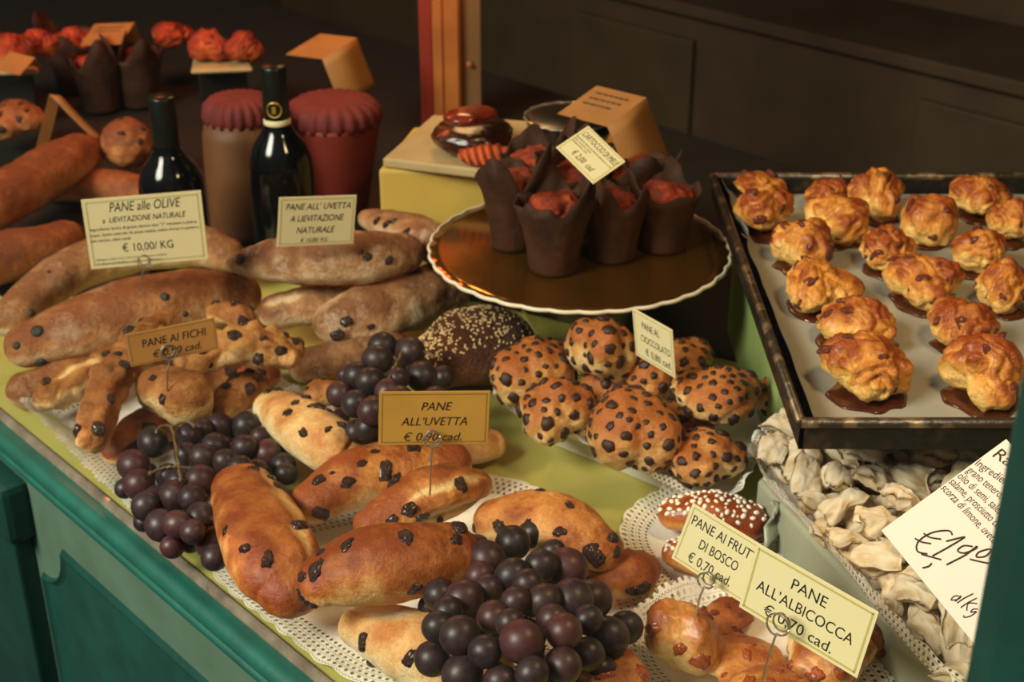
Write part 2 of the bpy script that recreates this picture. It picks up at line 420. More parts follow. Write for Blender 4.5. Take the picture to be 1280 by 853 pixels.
M['redglass'] = mat('orange_red_glass', 'c23414', .25, coat=.4)
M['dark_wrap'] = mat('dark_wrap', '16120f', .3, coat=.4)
M['silver'] = mat('silver_rim', 'b0a58c', .3, .8)

def grape_mat():
    m = bpy.data.materials.new('grape_skin'); m.use_nodes = True; nt = m.node_tree; b = nt.nodes['Principled BSDF']; L = nt.links.new
    t = nt.nodes.new('ShaderNodeTexCoord'); oi = nt.nodes.new('ShaderNodeObjectInfo')
    r = nt.nodes.new('ShaderNodeValToRGB'); e = r.color_ramp.elements
    e[0].color = (*lin('170e10'), 1); e[0].position = .15; e[1].color = (*lin('431c1b'), 1); e[1].position = 1
    k = e.new(.6); k.color = (*lin('251213'), 1)
    L(oi.outputs['Random'], r.inputs[0])
    ad = nt.nodes.new('ShaderNodeVectorMath'); ad.operation = 'ADD'; L(t.outputs['Object'], ad.inputs[0]); L(oi.outputs['Random'], ad.inputs[1])
    n = nt.nodes.new('ShaderNodeTexNoise'); n.inputs['Scale'].default_value = 2.2; n.inputs['Detail'].default_value = 7; n.inputs['Roughness'].default_value = .65; L(ad.outputs[0], n.inputs['Vector'])
    f = nt.nodes.new('ShaderNodeMapRange'); f.inputs[1].default_value = .38; f.inputs[2].default_value = .75; f.inputs[3].default_value = .06; f.inputs[4].default_value = .42; L(n.outputs[0], f.inputs[0])
    x = nt.nodes.new('ShaderNodeMix'); x.data_type = 'RGBA'; L(f.outputs[0], x.inputs[0]); L(r.outputs[0], x.inputs[6]); x.inputs[7].default_value = (*lin('544548'), 1)
    L(x.outputs[2], b.inputs['Base Color']); b.inputs['Roughness'].default_value = .42; b.inputs['Specular IOR Level'].default_value = .38
    return m
M['grape'] = grape_mat()

def lace_mat(name, color, solid, rough=.55):
    """paper doily: UV in cells, v < 0 is the plain middle, punched holes elsewhere"""
    m = bpy.data.materials.new(name); m.use_nodes = True; nt = m.node_tree; b = nt.nodes['Principled BSDF']; L = nt.links.new
    b.inputs['Base Color'].default_value = (*lin(color), 1); b.inputs['Roughness'].default_value = rough
    def mth(op, a, c=None, d=None):
        q = nt.nodes.new('ShaderNodeMath'); q.operation = op
        for i, v in enumerate((a, c, d)):
            if v is None: continue
            if isinstance(v, (int, float)): q.inputs[i].default_value = v
            else: L(v, q.inputs[i])
        return q.outputs[0]
    uv = nt.nodes.new('ShaderNodeUVMap'); s = nt.nodes.new('ShaderNodeSeparateXYZ'); L(uv.outputs[0], s.inputs[0])
    u, v = s.outputs[0], s.outputs[1]; row = mth('FLOOR', v)
    def holes(nu, rad, ox, oy):
        a = mth('SUBTRACT', mth('FRACT', mth('ADD', mth('MULTIPLY', u, nu), mth('MULTIPLY_ADD', row, .5, ox))), .5)
        c = mth('SUBTRACT', mth('FRACT', mth('ADD', v, oy)), .5)
        d = mth('SQRT', mth('ADD', mth('POWER', mth('DIVIDE', a, nu), 2), mth('POWER', c, 2)))
        return mth('LESS_THAN', d, rad)
    h = mth('MAXIMUM', holes(1.0, .26, 0, 0), holes(2.0, .11, .25, .5))
    h = mth('MULTIPLY', h, mth('GREATER_THAN', v, .05))
    tr = nt.nodes.new('ShaderNodeBsdfTransparent'); mx = nt.nodes.new('ShaderNodeMixShader')
    L(h, mx.inputs[0]); L(b.outputs[0], mx.inputs[1]); L(tr.outputs[0], mx.inputs[2]); L(mx.outputs[0], nt.nodes['Material Output'].inputs[0])
    n = nt.nodes.new('ShaderNodeTexNoise'); n.inputs['Scale'].default_value = 90; bu = nt.nodes.new('ShaderNodeBump'); bu.inputs['Strength'].default_value = .35; bu.inputs['Distance'].default_value = .003
    t = nt.nodes.new('ShaderNodeTexCoord'); L(t.outputs['Object'], n.inputs['Vector']); L(n.outputs[0], bu.inputs['Height']); L(bu.outputs[0], b.inputs['Normal'])
    return m
M['lace'] = lace_mat('white_lace_paper', 'ebe5d8', True)
M['lace_silver'] = lace_mat('grey_lace_paper', 'd2cdc2', True, .35)

def glass_mat(name, tint, refl_ior=1.5, rough=0.0):
    m = bpy.data.materials.new(name); m.use_nodes = True; nt = m.node_tree; nt.nodes.remove(nt.nodes['Principled BSDF']); L = nt.links.new
    tr = nt.nodes.new('ShaderNodeBsdfTransparent'); tr.inputs[0].default_value = (*tint, 1)
    gl = nt.nodes.new('ShaderNodeBsdfGlossy'); gl.inputs['Roughness'].default_value = rough
    fr = nt.nodes.new('ShaderNodeFresnel'); fr.inputs[0].default_value = refl_ior; mx = nt.nodes.new('ShaderNodeMixShader')
    ge = nt.nodes.new('ShaderNodeNewGeometry'); iv = nt.nodes.new('ShaderNodeMath'); iv.operation = 'SUBTRACT'; iv.inputs[0].default_value = 1; L(ge.outputs['Backfacing'], iv.inputs[1])
    fm = nt.nodes.new('ShaderNodeMath'); fm.operation = 'MULTIPLY'; L(fr.outputs[0], fm.inputs[0]); L(iv.outputs[0], fm.inputs[1])
    L(fm.outputs[0], mx.inputs[0]); L(tr.outputs[0], mx.inputs[1]); L(gl.outputs[0], mx.inputs[2]); L(mx.outputs[0], nt.nodes['Material Output'].inputs[0])
    return m
M['pane'] = glass_mat('window_glass', (.97, .985, .975))
M['standglass'] = glass_mat('stand_glass', (.80, .83, .77), 1.7, .25)

B = {}
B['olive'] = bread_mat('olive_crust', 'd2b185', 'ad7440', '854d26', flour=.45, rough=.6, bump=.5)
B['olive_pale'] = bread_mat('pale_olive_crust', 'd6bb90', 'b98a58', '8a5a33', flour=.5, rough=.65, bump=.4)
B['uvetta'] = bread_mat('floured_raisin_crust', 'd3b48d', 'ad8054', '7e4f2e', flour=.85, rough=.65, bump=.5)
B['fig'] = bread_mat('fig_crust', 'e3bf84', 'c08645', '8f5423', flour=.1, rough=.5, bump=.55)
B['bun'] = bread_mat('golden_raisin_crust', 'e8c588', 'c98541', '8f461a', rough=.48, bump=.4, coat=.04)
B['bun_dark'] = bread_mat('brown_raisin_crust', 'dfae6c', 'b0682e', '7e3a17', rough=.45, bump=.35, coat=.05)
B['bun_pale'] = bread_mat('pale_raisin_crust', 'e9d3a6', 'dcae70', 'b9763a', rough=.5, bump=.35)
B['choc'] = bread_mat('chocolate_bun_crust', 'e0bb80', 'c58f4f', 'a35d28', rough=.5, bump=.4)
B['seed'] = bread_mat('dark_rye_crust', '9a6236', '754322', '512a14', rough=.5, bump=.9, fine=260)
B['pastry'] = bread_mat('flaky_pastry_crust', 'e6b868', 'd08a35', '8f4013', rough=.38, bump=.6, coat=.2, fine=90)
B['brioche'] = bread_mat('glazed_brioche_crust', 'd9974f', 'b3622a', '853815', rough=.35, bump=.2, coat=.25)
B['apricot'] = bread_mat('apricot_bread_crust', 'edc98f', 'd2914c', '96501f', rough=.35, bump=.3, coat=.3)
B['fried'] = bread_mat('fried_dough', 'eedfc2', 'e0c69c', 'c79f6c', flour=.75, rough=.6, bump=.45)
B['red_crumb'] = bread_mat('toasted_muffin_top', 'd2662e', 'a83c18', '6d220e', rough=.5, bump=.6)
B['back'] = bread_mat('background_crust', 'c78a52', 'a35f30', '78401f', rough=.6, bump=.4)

# ------------------------------------------------------------------ setting
def wbox(mb, u0, u1, n0, n1, z0, z1, bev=0): return mb.box((u0, n0, z0), (u1, n1, z1), WM, bev)
def struct(name, mb, m, smooth=False, parent=None):
    o = mb.build(name, m, parent, (0, 0, 0), smooth); o['kind'] = 'structure' if parent is None else None or ''
    if parent is not None: del o['kind']
    return o
struct('floor', wbox(MB(), -3, 6, .0, 4.0, -.98, -.94), M['dark_floor'])
struct('ceiling', wbox(MB(), -3, 6, .0, 4.0, 1.75, 1.8), M['ceil'])
struct('wall_back', wbox(MB(), -3, 6, 2.6, 2.66, -.94, 1.75), M['dark_wall'])
struct('wall_left', wbox(MB(), 3.6, 3.66, .0, 2.6, -.94, 1.75), M['dark_wall'])
struct('wall_right', wbox(MB(), -2.2, -2.14, .0, 2.6, -.94, 1.75), M['dark_wall'])
struct('floor_street', wbox(MB(), -5, 7, -7, -.09, -1.0, -.98), M['pave'])
# sill and stall riser below the glass
def extr(prof, u0, u1):
    """profile of (n, z) points run along the window"""
    vs, k = [], len(prof)
    for u in (u0, u1): vs += [W(u, n, z) for n, z in prof]
    fs = [(i, i+1, k+i+1, k+i) for i in range(k-1)]+[(k-1, 0, k, 2*k-1)]
    fs += [tuple(range(k-1, -1, -1)), tuple(range(k, 2*k))]
    return vs, fs
def arc(cn, cz, r, a0, a1, n=8): return [(cn+r*math.cos(math.radians(a0+(a1-a0)*i/n)), cz+r*math.sin(math.radians(a0+(a1-a0)*i/n))) for i in range(n+1)]
WN = -.016
b = MB(); b.add(*extr([(0, -.02), (0, .0025), (-.002, .004), (-.005, .003), (-.007, -.002), (-.007, -.02)], -.6, 3.6))
struct('trim_1', b, M['bead'])
prof = [(-.002, -.004), (-.009, -.0035)]+arc(-.0155, -.0125, .0095, 80, 215, 14)+[(-.0225, -.0185)]+arc(-.0215, -.0225, .0038, 110, 260, 8)+[(-.0190, -.0265)]+arc(-.0185, -.0300, .0033, 110, 260, 8)+[(-.0165, -.0335), (-.002, -.0335)]
o = MB(); o.add(*extr(prof, -.6, 3.6)); o = o.build('trim_2', M['teal'], None, (0, 0, 0), True); o['kind'] = 'structure'
o.data.set_sharp_from_angle(angle=math.radians(40))
struct('wall_front', wbox(MB(), -.6, 3.6, WN, -.004, -.94, -.033), M['sage'])
# recessed-look panel with notched corner, raised frame line round it
def on_plane(px, py, n):
    q = ray(px, py); c = V((0, 0, H))-W(0, n); t = -c.dot(N)/q.dot(N); return V((0, 0, H))+q*t
def uz(px, py, n=-.018):
    p = on_plane(px, py, n); return ((p-O).dot(U), p.z)
UL = uz(70, 682); UR = uz(255, 853); NO = uz(52, 716); BL = uz(75, 853)
ztop = UL[1]; ul = NO[0]; nu = UL[0]; zn = NO[1]
cu, cz = ul, ztop; rr = max(abs(ul-nu), abs(ztop-zn))
def panel_poly(ins):
    pts = []
    a = ul-ins; r = rr+ins*.6; top = ztop-ins
    for i in range(9):
        t = math.radians(90*i/8)
        pts.append((ul-r*math.sin(t) if False else ul-r*math.sin(t), ztop-r*math.cos(t)))
    pts = [(min(p[0], a), min(p[1], top)) for p in pts]
    return pts+[(-.45+ins, top), (-.45+ins, -.80+ins), (a, -.80+ins)]
def ring_poly(outer, inner, n0, n1):
    vs, fs = [], []; k = len(outer)
    for (P, n) in ((outer, n0), (inner, n1)): vs += [W(p[0], n, p[1]) for p in P]
    for i in range(k): j = (i+1) % k; fs.append((i, j, k+j, k+i))
    return vs, fs
o = MB(); P0, P1, P2, P3 = panel_poly(0), panel_poly(.004), panel_poly(.009), panel_poly(.013)
o.add(*ring_poly(P0, P1, WN-.0005, WN-.005)); o.add(*ring_poly(P1, P2, WN-.005, WN-.0025)); o.add(*ring_poly(P2, P3, WN-.0025, WN-.0012))
struct('trim_3', o, M['teal_dark'], True)
o = MB(); o.add([W(p[0], WN-.0012, p[1]) for p in P2], [tuple(range(len(P2)))]); struct('trim_4', o, M['teal_dark'])
# pilaster with scroll bracket at the far end of the panel
pu = uz(18, 656, -.036)[0]+.012
o = MB(); wbox(o, pu, pu+.16, -.036, WN+.002, -.94, -.06, .003); struct('trim_5', o, M['green_dark'])
o = MB(); wbox(o, pu-.012, pu+.17, -.044, WN+.002, -.105, -.040, .008)
vs, fs = lathe([(.001, -.02), (.018, -.02), (.022, .0), (.018, .003), (.015, .006), (.012, .004), (.008, .009), (.001, .010)], 24)
mm = WM @ Matrix.Translation((pu+.035, -.046, -.072)) @ Matrix.Rotation(math.radians(90), 4, 'X')
o.add([mm @ V(v) for v in vs], fs)
struct('trim_6', o, M['green_dark'], False)
# mullion and glass
pm = on_plane(1240, 676, -.03); mu = (pm-O).dot(U)
win = empty('window_1', W(mu, -.02)); win['kind'] = 'structure'
def wchild(name, mb, m, smooth=False):
    k = mb.build(name, m, None, win.location, smooth); k.parent = win; k.location = (0, 0, 0); return k
prof = [(0, .0), (.0, -.030), (-.006, -.042), (-.018, -.050), (-.03, -.053), (-.075, -.055), (-.10, -.050), (-.11, -.03), (-.11, .0)]
o = MB(); k = len(prof); vs = [W(mu+a, n, z) for z in (-.02, 1.7) for a, n in prof]
o.add(vs, [(i, (i+1) % k, k+(i+1) % k, k+i) for i in range(k)]+[tuple(range(k)), tuple(range(2*k-1, k-1, -1))])
wchild('window_frame', o, M['green_dark'])
o = MB(); wbox(o, mu, 3.6, -.0048, -.0018, .004, 1.7); wchild('glass_pane', o, M['pane'])
o = MB(); wbox(o, mu, 3.6, -.05, .02, 1.7, 1.78, .004); wchild('window_head', o, M['teal_dark'])
# shop interior behind the display: low brown cabinet wall with panels and a pale ledge
o = MB(); wbox(o, -1.8, 3.3, 2.2, 2.55, -.935, -.16)
wbox(o, -1.82, 3.32, 2.17, 2.57, -.16, -.13, .004)
for u in (-1.5, -.7, .45, 1.5): wbox(o, u, u+.42, 2.18, 2.2, -.85, -.22, .006)
t = o.build('back_cabinet', M['cab'], None, W(0, 2.4, -.94)); tag(t, 'dim brown panelled cabinet far back in the dark shop', 'cabinet')
# display counter
dk = empty('display_counter', W(1.0, .55, -.94)); tag(dk, 'yellow paper lined display counter that carries all the bread', 'counter')
def dchild(name, mb, m):
    k = mb.build(name, m, None, dk.location); k.parent = dk; k.location = (0, 0, 0); return k
lp = [W(-.6, .0005), W(1.75, .0005)]+[at(x, y) for x, y in ((20, 380), (300, 345), (470, 372), (600, 378), (690, 400), (860, 440), (1000, 470), (1150, 500))]+[W(-.6, .62)]
dchild('paper_liner', MB().prism([(p.x, p.y) for p in lp], -.004, 0), M['yellow'])
dchild('worktop', wbox(MB(), -.6, 3.55, .001, 1.15, -.04, -.0045), M['worktop'])
dchild('carcass', wbox(MB(), -.55, 3.5, .02, 1.1, -.93, -.041), M['dark_wall'])
# orange lit post of the display case
p = at(560, 158, 0); po = empty('case_post', p); tag(po, 'orange lit wooden post standing behind the dark cakes', 'post')
s_ = 2.15/F
o = MB(); o.box((-.020, -.012, 0), (.022, .03, .80), None, .002); o.box((-.028+.012, -.016, 0), (-.006, -.011, .8)); o.box((.002, -.016, 0), (.018, -.011, .8)); k = o.build('upright', M['post'], po, (0, 0, 0))
o = MB(); o.box((-.040, -.006, 0), (-.021, .03, .36), None, .002); o.box((-.052, -.006, .22), (-.021, .03, .8), None, .003); o.build('red_edge', M['post_red'], po)
o = MB(); o.box((.023, .0, 0), (.052, .03, .78), None, .002); o.build('side_rail', M['rail'], po)
o = MB(); o.box((.020, -.014, .24), (.042, .0, .29), None, .003); o.build('hinge', M['post'], po); o = MB(); o.box((.044, -.012, .24), (.058, .0, .32), None, .003); o.build('hinge', M['post'], po); o = MB(); vs, fs = lathe([(.001, 0), (.004, .001), (.004, .008), (.001, .009)], 12)
o.add([Matrix.Translation((.034, -.002, .10)) @ Matrix.Rotation(math.radians(90), 4, 'X') @ V(v) for v in vs], fs); o.build('screw_cap', M['post'], po)

# ------------------------------------------------------------------ risers, boards, trays, doilies
def box_thing(name, c4, z0, z1, m, label, cat, bev=.004):
    vs, fs = quad_box(c4, z0, z1, bev); c = sum((V((p.x, p.y, 0)) for p in c4), V())/4; c.z = z0
    o = build(name, [v-c for v in vs], fs, m, None, c, False); return tag(o, label, cat)
fl = at(600, 367, 0); yx = fl.y
c0 = V((at(472, 215, .150).x, yx+.006, 0)); c1 = V((.13, yx-.012, 0)); c2 = c1+V((.0, .15, 0)); c3 = c0+V((.03, .15, 0))
box_thing('riser_box', [c0, c1, c2, c3], .0, .150, M['yellow_box'], 'tall yellow papered box behind the cake stand holding the tan board', 'box')
Q = [at(478, 203, .157), at(690, 228, .157), at(730, 160, .157), at(541, 148, .157)]
box_thing('cake_board', Q, .1505, .162, M['board'], 'tan cardboard board with dark cakes on top of the yellow box', 'board', .003)

TZ = .165
ta, tb = at(1001, 533, TZ), at(893, 224, TZ); tw = .62; tl = tb.y-ta.y
tx = ta.x
tray = empty('baking_tray', (tx+tw/2, ta.y+tl/2, TZ-.02)); tag(tray, 'worn black steel baking tray of golden pastries', 'tray')
def tchild(name, mb, m, smooth=False):
    k = mb.build(name, m, None, tray.location, smooth); k.parent = tray; k.location = (0, 0, 0); return k
o = MB(); o.box((tx+.004, ta.y+.004, TZ-.020), (tx+tw-.004, ta.y+tl-.004, TZ-.0165)); tchild('tray_bottom', o, M['black_metal'])
o = MB()
for (x0, y0, x1, y1) in ((tx, ta.y, tx+tw, ta.y+.003), (tx, ta.y+tl-.003, tx+tw, ta.y+tl), (tx, ta.y, tx+.003, ta.y+tl), (tx+tw-.003, ta.y, tx+tw, ta.y+tl)):
    o.box((x0, y0, TZ-.020), (x1, y1, TZ+.003))
tchild('tray_wall', o, M['black_metal'])
o = MB()
for a, c in (((tx, ta.y), (tx+tw, ta.y)), ((tx+tw, ta.y), (tx+tw, ta.y+tl)), ((tx+tw, ta.y+tl), (tx, ta.y+tl)), ((tx, ta.y+tl), (tx, ta.y))):
    o.add(*sweep([(a[0], a[1], TZ+.003), ((a[0]+c[0])/2, (a[1]+c[1])/2, TZ+.003), (c[0], c[1], TZ+.003)], .0042, 10))
tchild('rolled_rim', o, M['rim_metal'], True)
# parchment lying in the tray, creeping up the left wall
vs, nu_, nv_ = [], 60, 40
for i in range(nv_):
    for j in range(nu_):
        x = tx-.0005+(tw-.008)*j/(nu_-1)+.0045; y = ta.y+.006+(tl-.012)*i/(nv_-1); z = TZ-.0150
        e = x-tx; wv = .008*noise.noise(V((0, y*16, 3)))
        z += .020*math.exp(-((e-.004)/.010)**2)+.0015*abs(noise.noise(V((x*14, y*14, 1)))) + .004*sstep(.4, 0, (ta.y+tl-y)/tl*4)*0
        vs.append((x+max(0, .016-e)*.5+wv*math.exp(-(e/.012)**2), y, z))
k = build('parchment_sheet', [V(v)-V(tray.location) for v in vs], grid_faces(nv_, nu_, False), M['parchment'], None, (0, 0, 0)); k.location = tray.location
tag(k, 'grey baking parchment under the golden pastries', 'paper')
c0 = V((tx+.012, ta.y+.10, 0)); cx = [V((tx+.02, ta.y+.20, 0)), V((tx+tw-.02, ta.y+.20, 0)), V((tx+tw-.02, ta.y+tl-.04, 0)), V((tx+.02, ta.y+tl-.04, 0))]
box_thing('riser_box', cx, 0, TZ-.0215, M['green_box'], 'pale green papered box propping up the baking tray', 'box', .008)

def rquad(c4, s, t):
    return c4[0]*((1-s)*(1-t))+c4[1]*(s*(1-t))+c4[2]*(s*t)+c4[3]*((1-s)*t)
def doily(name, c4, z, label, rim=0.0, wave=.004, m=None, pw=5.0, seed=1, lacew=.02, cell=.0062, curl=None, cat='doily', base=None, na=220, ruff=.0):
    """paper doily on a rounded four-cornered plan; rim lifts its lace border"""
    m = m or M['lace']; c = sum(c4, V())/4; c.z = z
    per = 0; ring = []
    for j in range(na):
        a = 2*math.pi*j/na; ca, sa = math.cos(a), math.sin(a); q = (abs(ca)**pw+abs(sa)**pw)**(-1/pw)
        p = rquad(c4, .5+.5*ca*q, .5+.5*sa*q); p.z = 0; ring.append(p)
    per = sum((ring[j]-ring[j-1]).length for j in range(na)); ncell = round(per/cell)
    vs, uv = [], []; cc = V((c.x, c.y, 0)); rows = [(-1, 0), (-.6, 0), (-.25, 0), (0, 0), (.15, .1), (.3, .25), (.45, .45), (.6, .62), (.75, .8), (.88, .92), (1, 1)]
    arc_ = 0
    for (k, h) in rows:
        arc_ = 0
        for j in range(na):
            if j: arc_ += (ring[j]-ring[j-1]).length
            d = ring[j]-cc; Lr = d.length; inner = Lr-lacew
            if k <= 0: rr_ = inner*(1+k) if k > -1 else 0
            else: rr_ = inner+lacew*k
            sc = abs(math.sin(math.pi*ncell*.25*j/na)); rr_ += (0.003*sc if k == 1 else 0)
            p = cc+d.normalized()*rr_
            w = wave*noise.noise(V((p.x*38, p.y*38, seed)))*(max(k, 0)**1.5)
            if ruff: w += ruff*math.sin(2*math.pi*round(per/.022)*j/na)*max(k, 0)
            zz = h*rim+w
            if curl: zz += curl(p)*max(k, 0)
            vs.append(V((p.x-c.x, p.y-c.y, max(zz, 0)+.0006*max(k, 0)))); uv.append((arc_/per*ncell, k*lacew/cell if k > 0 else k))
    fs = grid_faces(len(rows), na, True, False)
    o = build(name, vs, fs, m, None, c, True, uv); return tag(o, label, cat)
def P4(z, *pts): return [at(x, y, z) for x, y in pts]
doily('lace_doily', P4(.002, (20, 520), (198, 668), (430, 520), (260, 425)), .002, 'silvery lace doily under the fig breads, its edge curling up', .004, .004, M['lace_silver'], seed=2, lacew=.034, pw=12,
      curl=lambda p: .020*math.exp(-((p-at(62, 540, 0)).length/.09)**2))
doily('lace_doily', P4(.0035, (222, 690), (470, 885), (850, 790), (650, 583)), .0035, 'long white lace doily under the raisin breads by the window edge', .002, .004, seed=3, lacew=.026)
doily('lace_doily', P4(.002, (752, 668), (905, 830), (1010, 700), (862, 588)), .002, 'white lace doily under the sugared brioches', .004, .004, seed=4, pw=3, lacew=.024)
doily('lace_doily', P4(.005, (735, 800), (930, 990), (1165, 880), (938, 720)), .005, 'white lace doily under the apricot breads at the front', .006, .006, seed=5, pw=3.2, lacew=.028, curl=lambda p: .018*math.exp(-((p-at(820, 745, 0)).length/.05)**2))
# tray of the chocolate buns
def inset(c4, d):
    a_, b_ = d/(c4[1]-c4[0]).length, d/(c4[3]-c4[0]).length
    return [rquad(c4, x, y) for x, y in ((a_, b_), (1-a_, b_), (1-a_, 1-b_), (a_, 1-b_))]
def card_tray(c4, z, rim, label_t, label_d, seed, th=.0025, lw=.018):
    m_ = sum(c4, V())/4; inner = inset(c4, lw+.004)
    vs, fs = quad_box(inner, z, z+th, .001); c = V((m_.x, m_.y, z))
    o = build('cardboard_tray', [v-c for v in vs], fs, M['tray_card'], None, c, False); tag(o, label_t, 'tray')
    return doily('lace_doily', c4, z+th+.001, label_d, rim, .004, seed=seed, pw=9, lacew=lw, cell=.0055, ruff=.0016)
CB = .022
card_tray(P4(CB+.018, (606, 494), (912, 634), (998, 492), (735, 458)), .0006, .018, 'flat cardboard tray beneath the chocolate bun doily', 'white lace doily full of chocolate chip buns', 6, CB)
# fried dumpling tray on a paper wrapped box
RB = .050
RQ = P4(RB+.030, (926, 560), (1215, 868), (1050, 452), (1050, 452)); RQ[2] = RQ[1]+(RQ[3]-RQ[0])
m_ = sum(RQ, V())/4; inner = inset(RQ, .017)
wb = box_thing('wrapped_box', inner, 0, RB, M['wax'], 'box wrapped in grey green wax paper under the fried pastries', 'box', .004)
card_tray(RQ, RB+.0005, .026, 'cardboard tray under the heap of fried pastries', 'white lace doily round the heap of fried pastries', 7)
# loose corner of wrapping paper standing up at the box end
vs = []; A0, A1 = at(955, 690, .001), at(985, 705, .001)
for i in range(12):
    for j in range(10):
        s, t = i/11, j/9; p = at(950+55*s, 700-15*s, .002)+V((0, 0, .05*t*(1-.25*s))); q = N*0+V((.010*noise.noise(V((s*4, t*3, 1))), .014*noise.noise(V((s*5, t*4, 7))), 0)); vs.append(p+q+V((.006*t, .01*t, 0)))
c = V(vs[0]); k = build('paper_fold', [v-c for v in vs], grid_faces(12, 10, False), M['wax'], None, c); k.parent = wb; k.location = c-wb.location
k.modifiers.new('thick', 'SOLIDIFY').thickness = .0006
# gold cake board on its glass stand
GZ = .125; gc = at(724, 308, GZ); gr = 187*depth(gc)/F
st = empty('cake_stand', (gc.x, gc.y, 0)); tag(st, 'clear glass cake stand carrying the round gold board', 'cake stand')
vs, fs = lathe([(.001, .003), (.034, .003), (.037, .008), (.038, .014), (.048, .035), (.066, .07), (.082, .100), (.10, .112), (.12, .116), (.12, .1203), (.001, .1203)], 56)
build('glass_body', vs, fs, M['standglass'], st)
def scallop(r, z, a): 
    return (r+(.0022*abs(math.sin(a*17.5)) if r > gr*.95 else 0), z)
gb = empty('gold_board', (gc.x, gc.y, GZ-.004)); tag(gb, 'round gold cake board with scalloped rim under the apple muffins', 'board')
vs, fs = lathe([(.001, .0015), (gr*.5, .0015), (gr*.9, .0015), (gr*.985, .002), (gr*.99, .003), (gr*.985, .0042), (gr*.93, .0040), (gr*.5, .0040), (.001, .0040)], 210, scallop); build('foil_face', vs, fs, M['gold'], gb)
vs, fs = lathe([(gr*.985, .0005), (gr*1.0, .001), (gr*1.004, .003), (gr*.997, .0048), (gr*.986, .0046), (gr*.985, .0005)], 210, scallop, False); build('scalloped_rim', vs, fs, M['white_edge'], gb)

# ------------------------------------------------------------------ breads
RA = proto('raisin', M['raisin'], 5, .78, .34, 3, 1.3); AP = proto('apricot_piece', mat('apricot_piece', 'a34c1b', .3, c2='7c3213', scale=2, bump=.5, bscale=3, coat=.4), 4, .6, .4, 3, 1.4); BE = proto('berry', M['berry'], 3, .5, .35, 2, 1.5); CH = proto('chocolate_chip', M['chip'], 5, .5, .34, 2, 1.15)
OL = proto('olive', M['olive'], 2, .75, .06, 2, 1.05); SU = proto('sugar_grain', M['sugar'], 3, .8, .25, 1, 1.4)
pi = math.pi
def bread(name, label, cat, group, **kw):
    o = loaf(name, **kw); return tag(o, label, cat, group)
G = 'olive and raisin loaves'
o = bread('olive_loaf', 'big brown floured olive loaf under the olive bread sign', 'bread', G, spine=[(38, 432, 34), (95, 415, 44), (165, 393, 50), (240, 377, 47), (292, 370, 36)], base=.028, m=B['olive'], seed=1, amp=.05)
for x, y, s in ((45, 414, .022), (50, 454, .015), (235, 394, .008), (20, 432, .010), (207, 372, .012)): stud_at(o, 'olive', x, y, s, OL[0], 0, .05)
o = bread('olive_loaf', 'long pale olive loaf behind the big brown one at left', 'bread', G, spine=[(12, 400, 26), (80, 345, 32), (160, 315, 34), (240, 308, 32), (282, 318, 24)], base=.035, m=B['olive_pale'], seed=2, amp=.05)
for x, y, s in ((62, 340, .006), (40, 392, .012)): stud_at(o, 'olive', x, y, s, OL[1], 0, .05)
bread('olive_loaf', 'brown loaf end poking out under the big olive loaf', 'bread', G, spine=[(34, 488, 27), (90, 470, 30), (150, 450, 30)], base=.002, m=B['olive'], seed=3, amp=.05)
o = bread('raisin_loaf', 'floured raisin loaf topmost of its stack under the white sign', 'bread', G, spine=[(294, 331, 14), (330, 326, 30), (395, 325, 38), (460, 322, 39), (500, 318, 31)], base=.080, m=B['uvetta'], seed=4, amp=.07, splits=[(.12, .12, 1.9, .35, .10)])
for x, y, s in ((302, 325, .013), (460, 322, .009), (487, 324, .009), (450, 314, .006)): stud_at(o, 'raisin', x, y, s, RA[0], .6, 0)
o = bread('raisin_loaf', 'thick floured loaf pointing at the viewer with a split end', 'bread', G, spine=[(425, 402, 36), (460, 390, 44), (510, 375, 43), (550, 362, 38)], base=.025, m=B['uvetta'], seed=5, amp=.08, splits=[(.02, .3, 2.2, .5, .12)])
for x, y, s in ((433, 402, .013), (423, 420, .014), (453, 428, .008), (465, 410, .008)): stud_at(o, 'raisin', x, y, s, RA[1], .3, 0)
bread('raisin_loaf', 'floured loaf end below the topmost loaf, left of the split one', 'bread', G, spine=[(346, 390, 25), (390, 382, 30), (430, 372, 30)], base=.03, m=B['uvetta'], seed=6, amp=.05, splits=[(.1, .3, 1.2, .3, .06)])
o = bread('raisin_loaf', 'white floured raisin loaf behind the topmost one, beside the gold board', 'bread', G, spine=[(462, 274, 15), (495, 284, 24), (530, 298, 28), (555, 315, 25)], base=.075, m=B['uvetta'], seed=7, amp=.08)
for x, y, s in ((471, 276, .010), (484, 281, .010), (507, 290, .010), (492, 277, .008)): stud_at(o, 'raisin', x, y, s, RA[2], 1, 0)
bread('raisin_loaf', 'smooth tan loaf lying lowest, behind the middle grapes', 'bread', G, spine=[(385, 458, 26), (430, 452, 30), (490, 442, 30)], base=.002, m=B['uvetta'], seed=8, amp=.04)
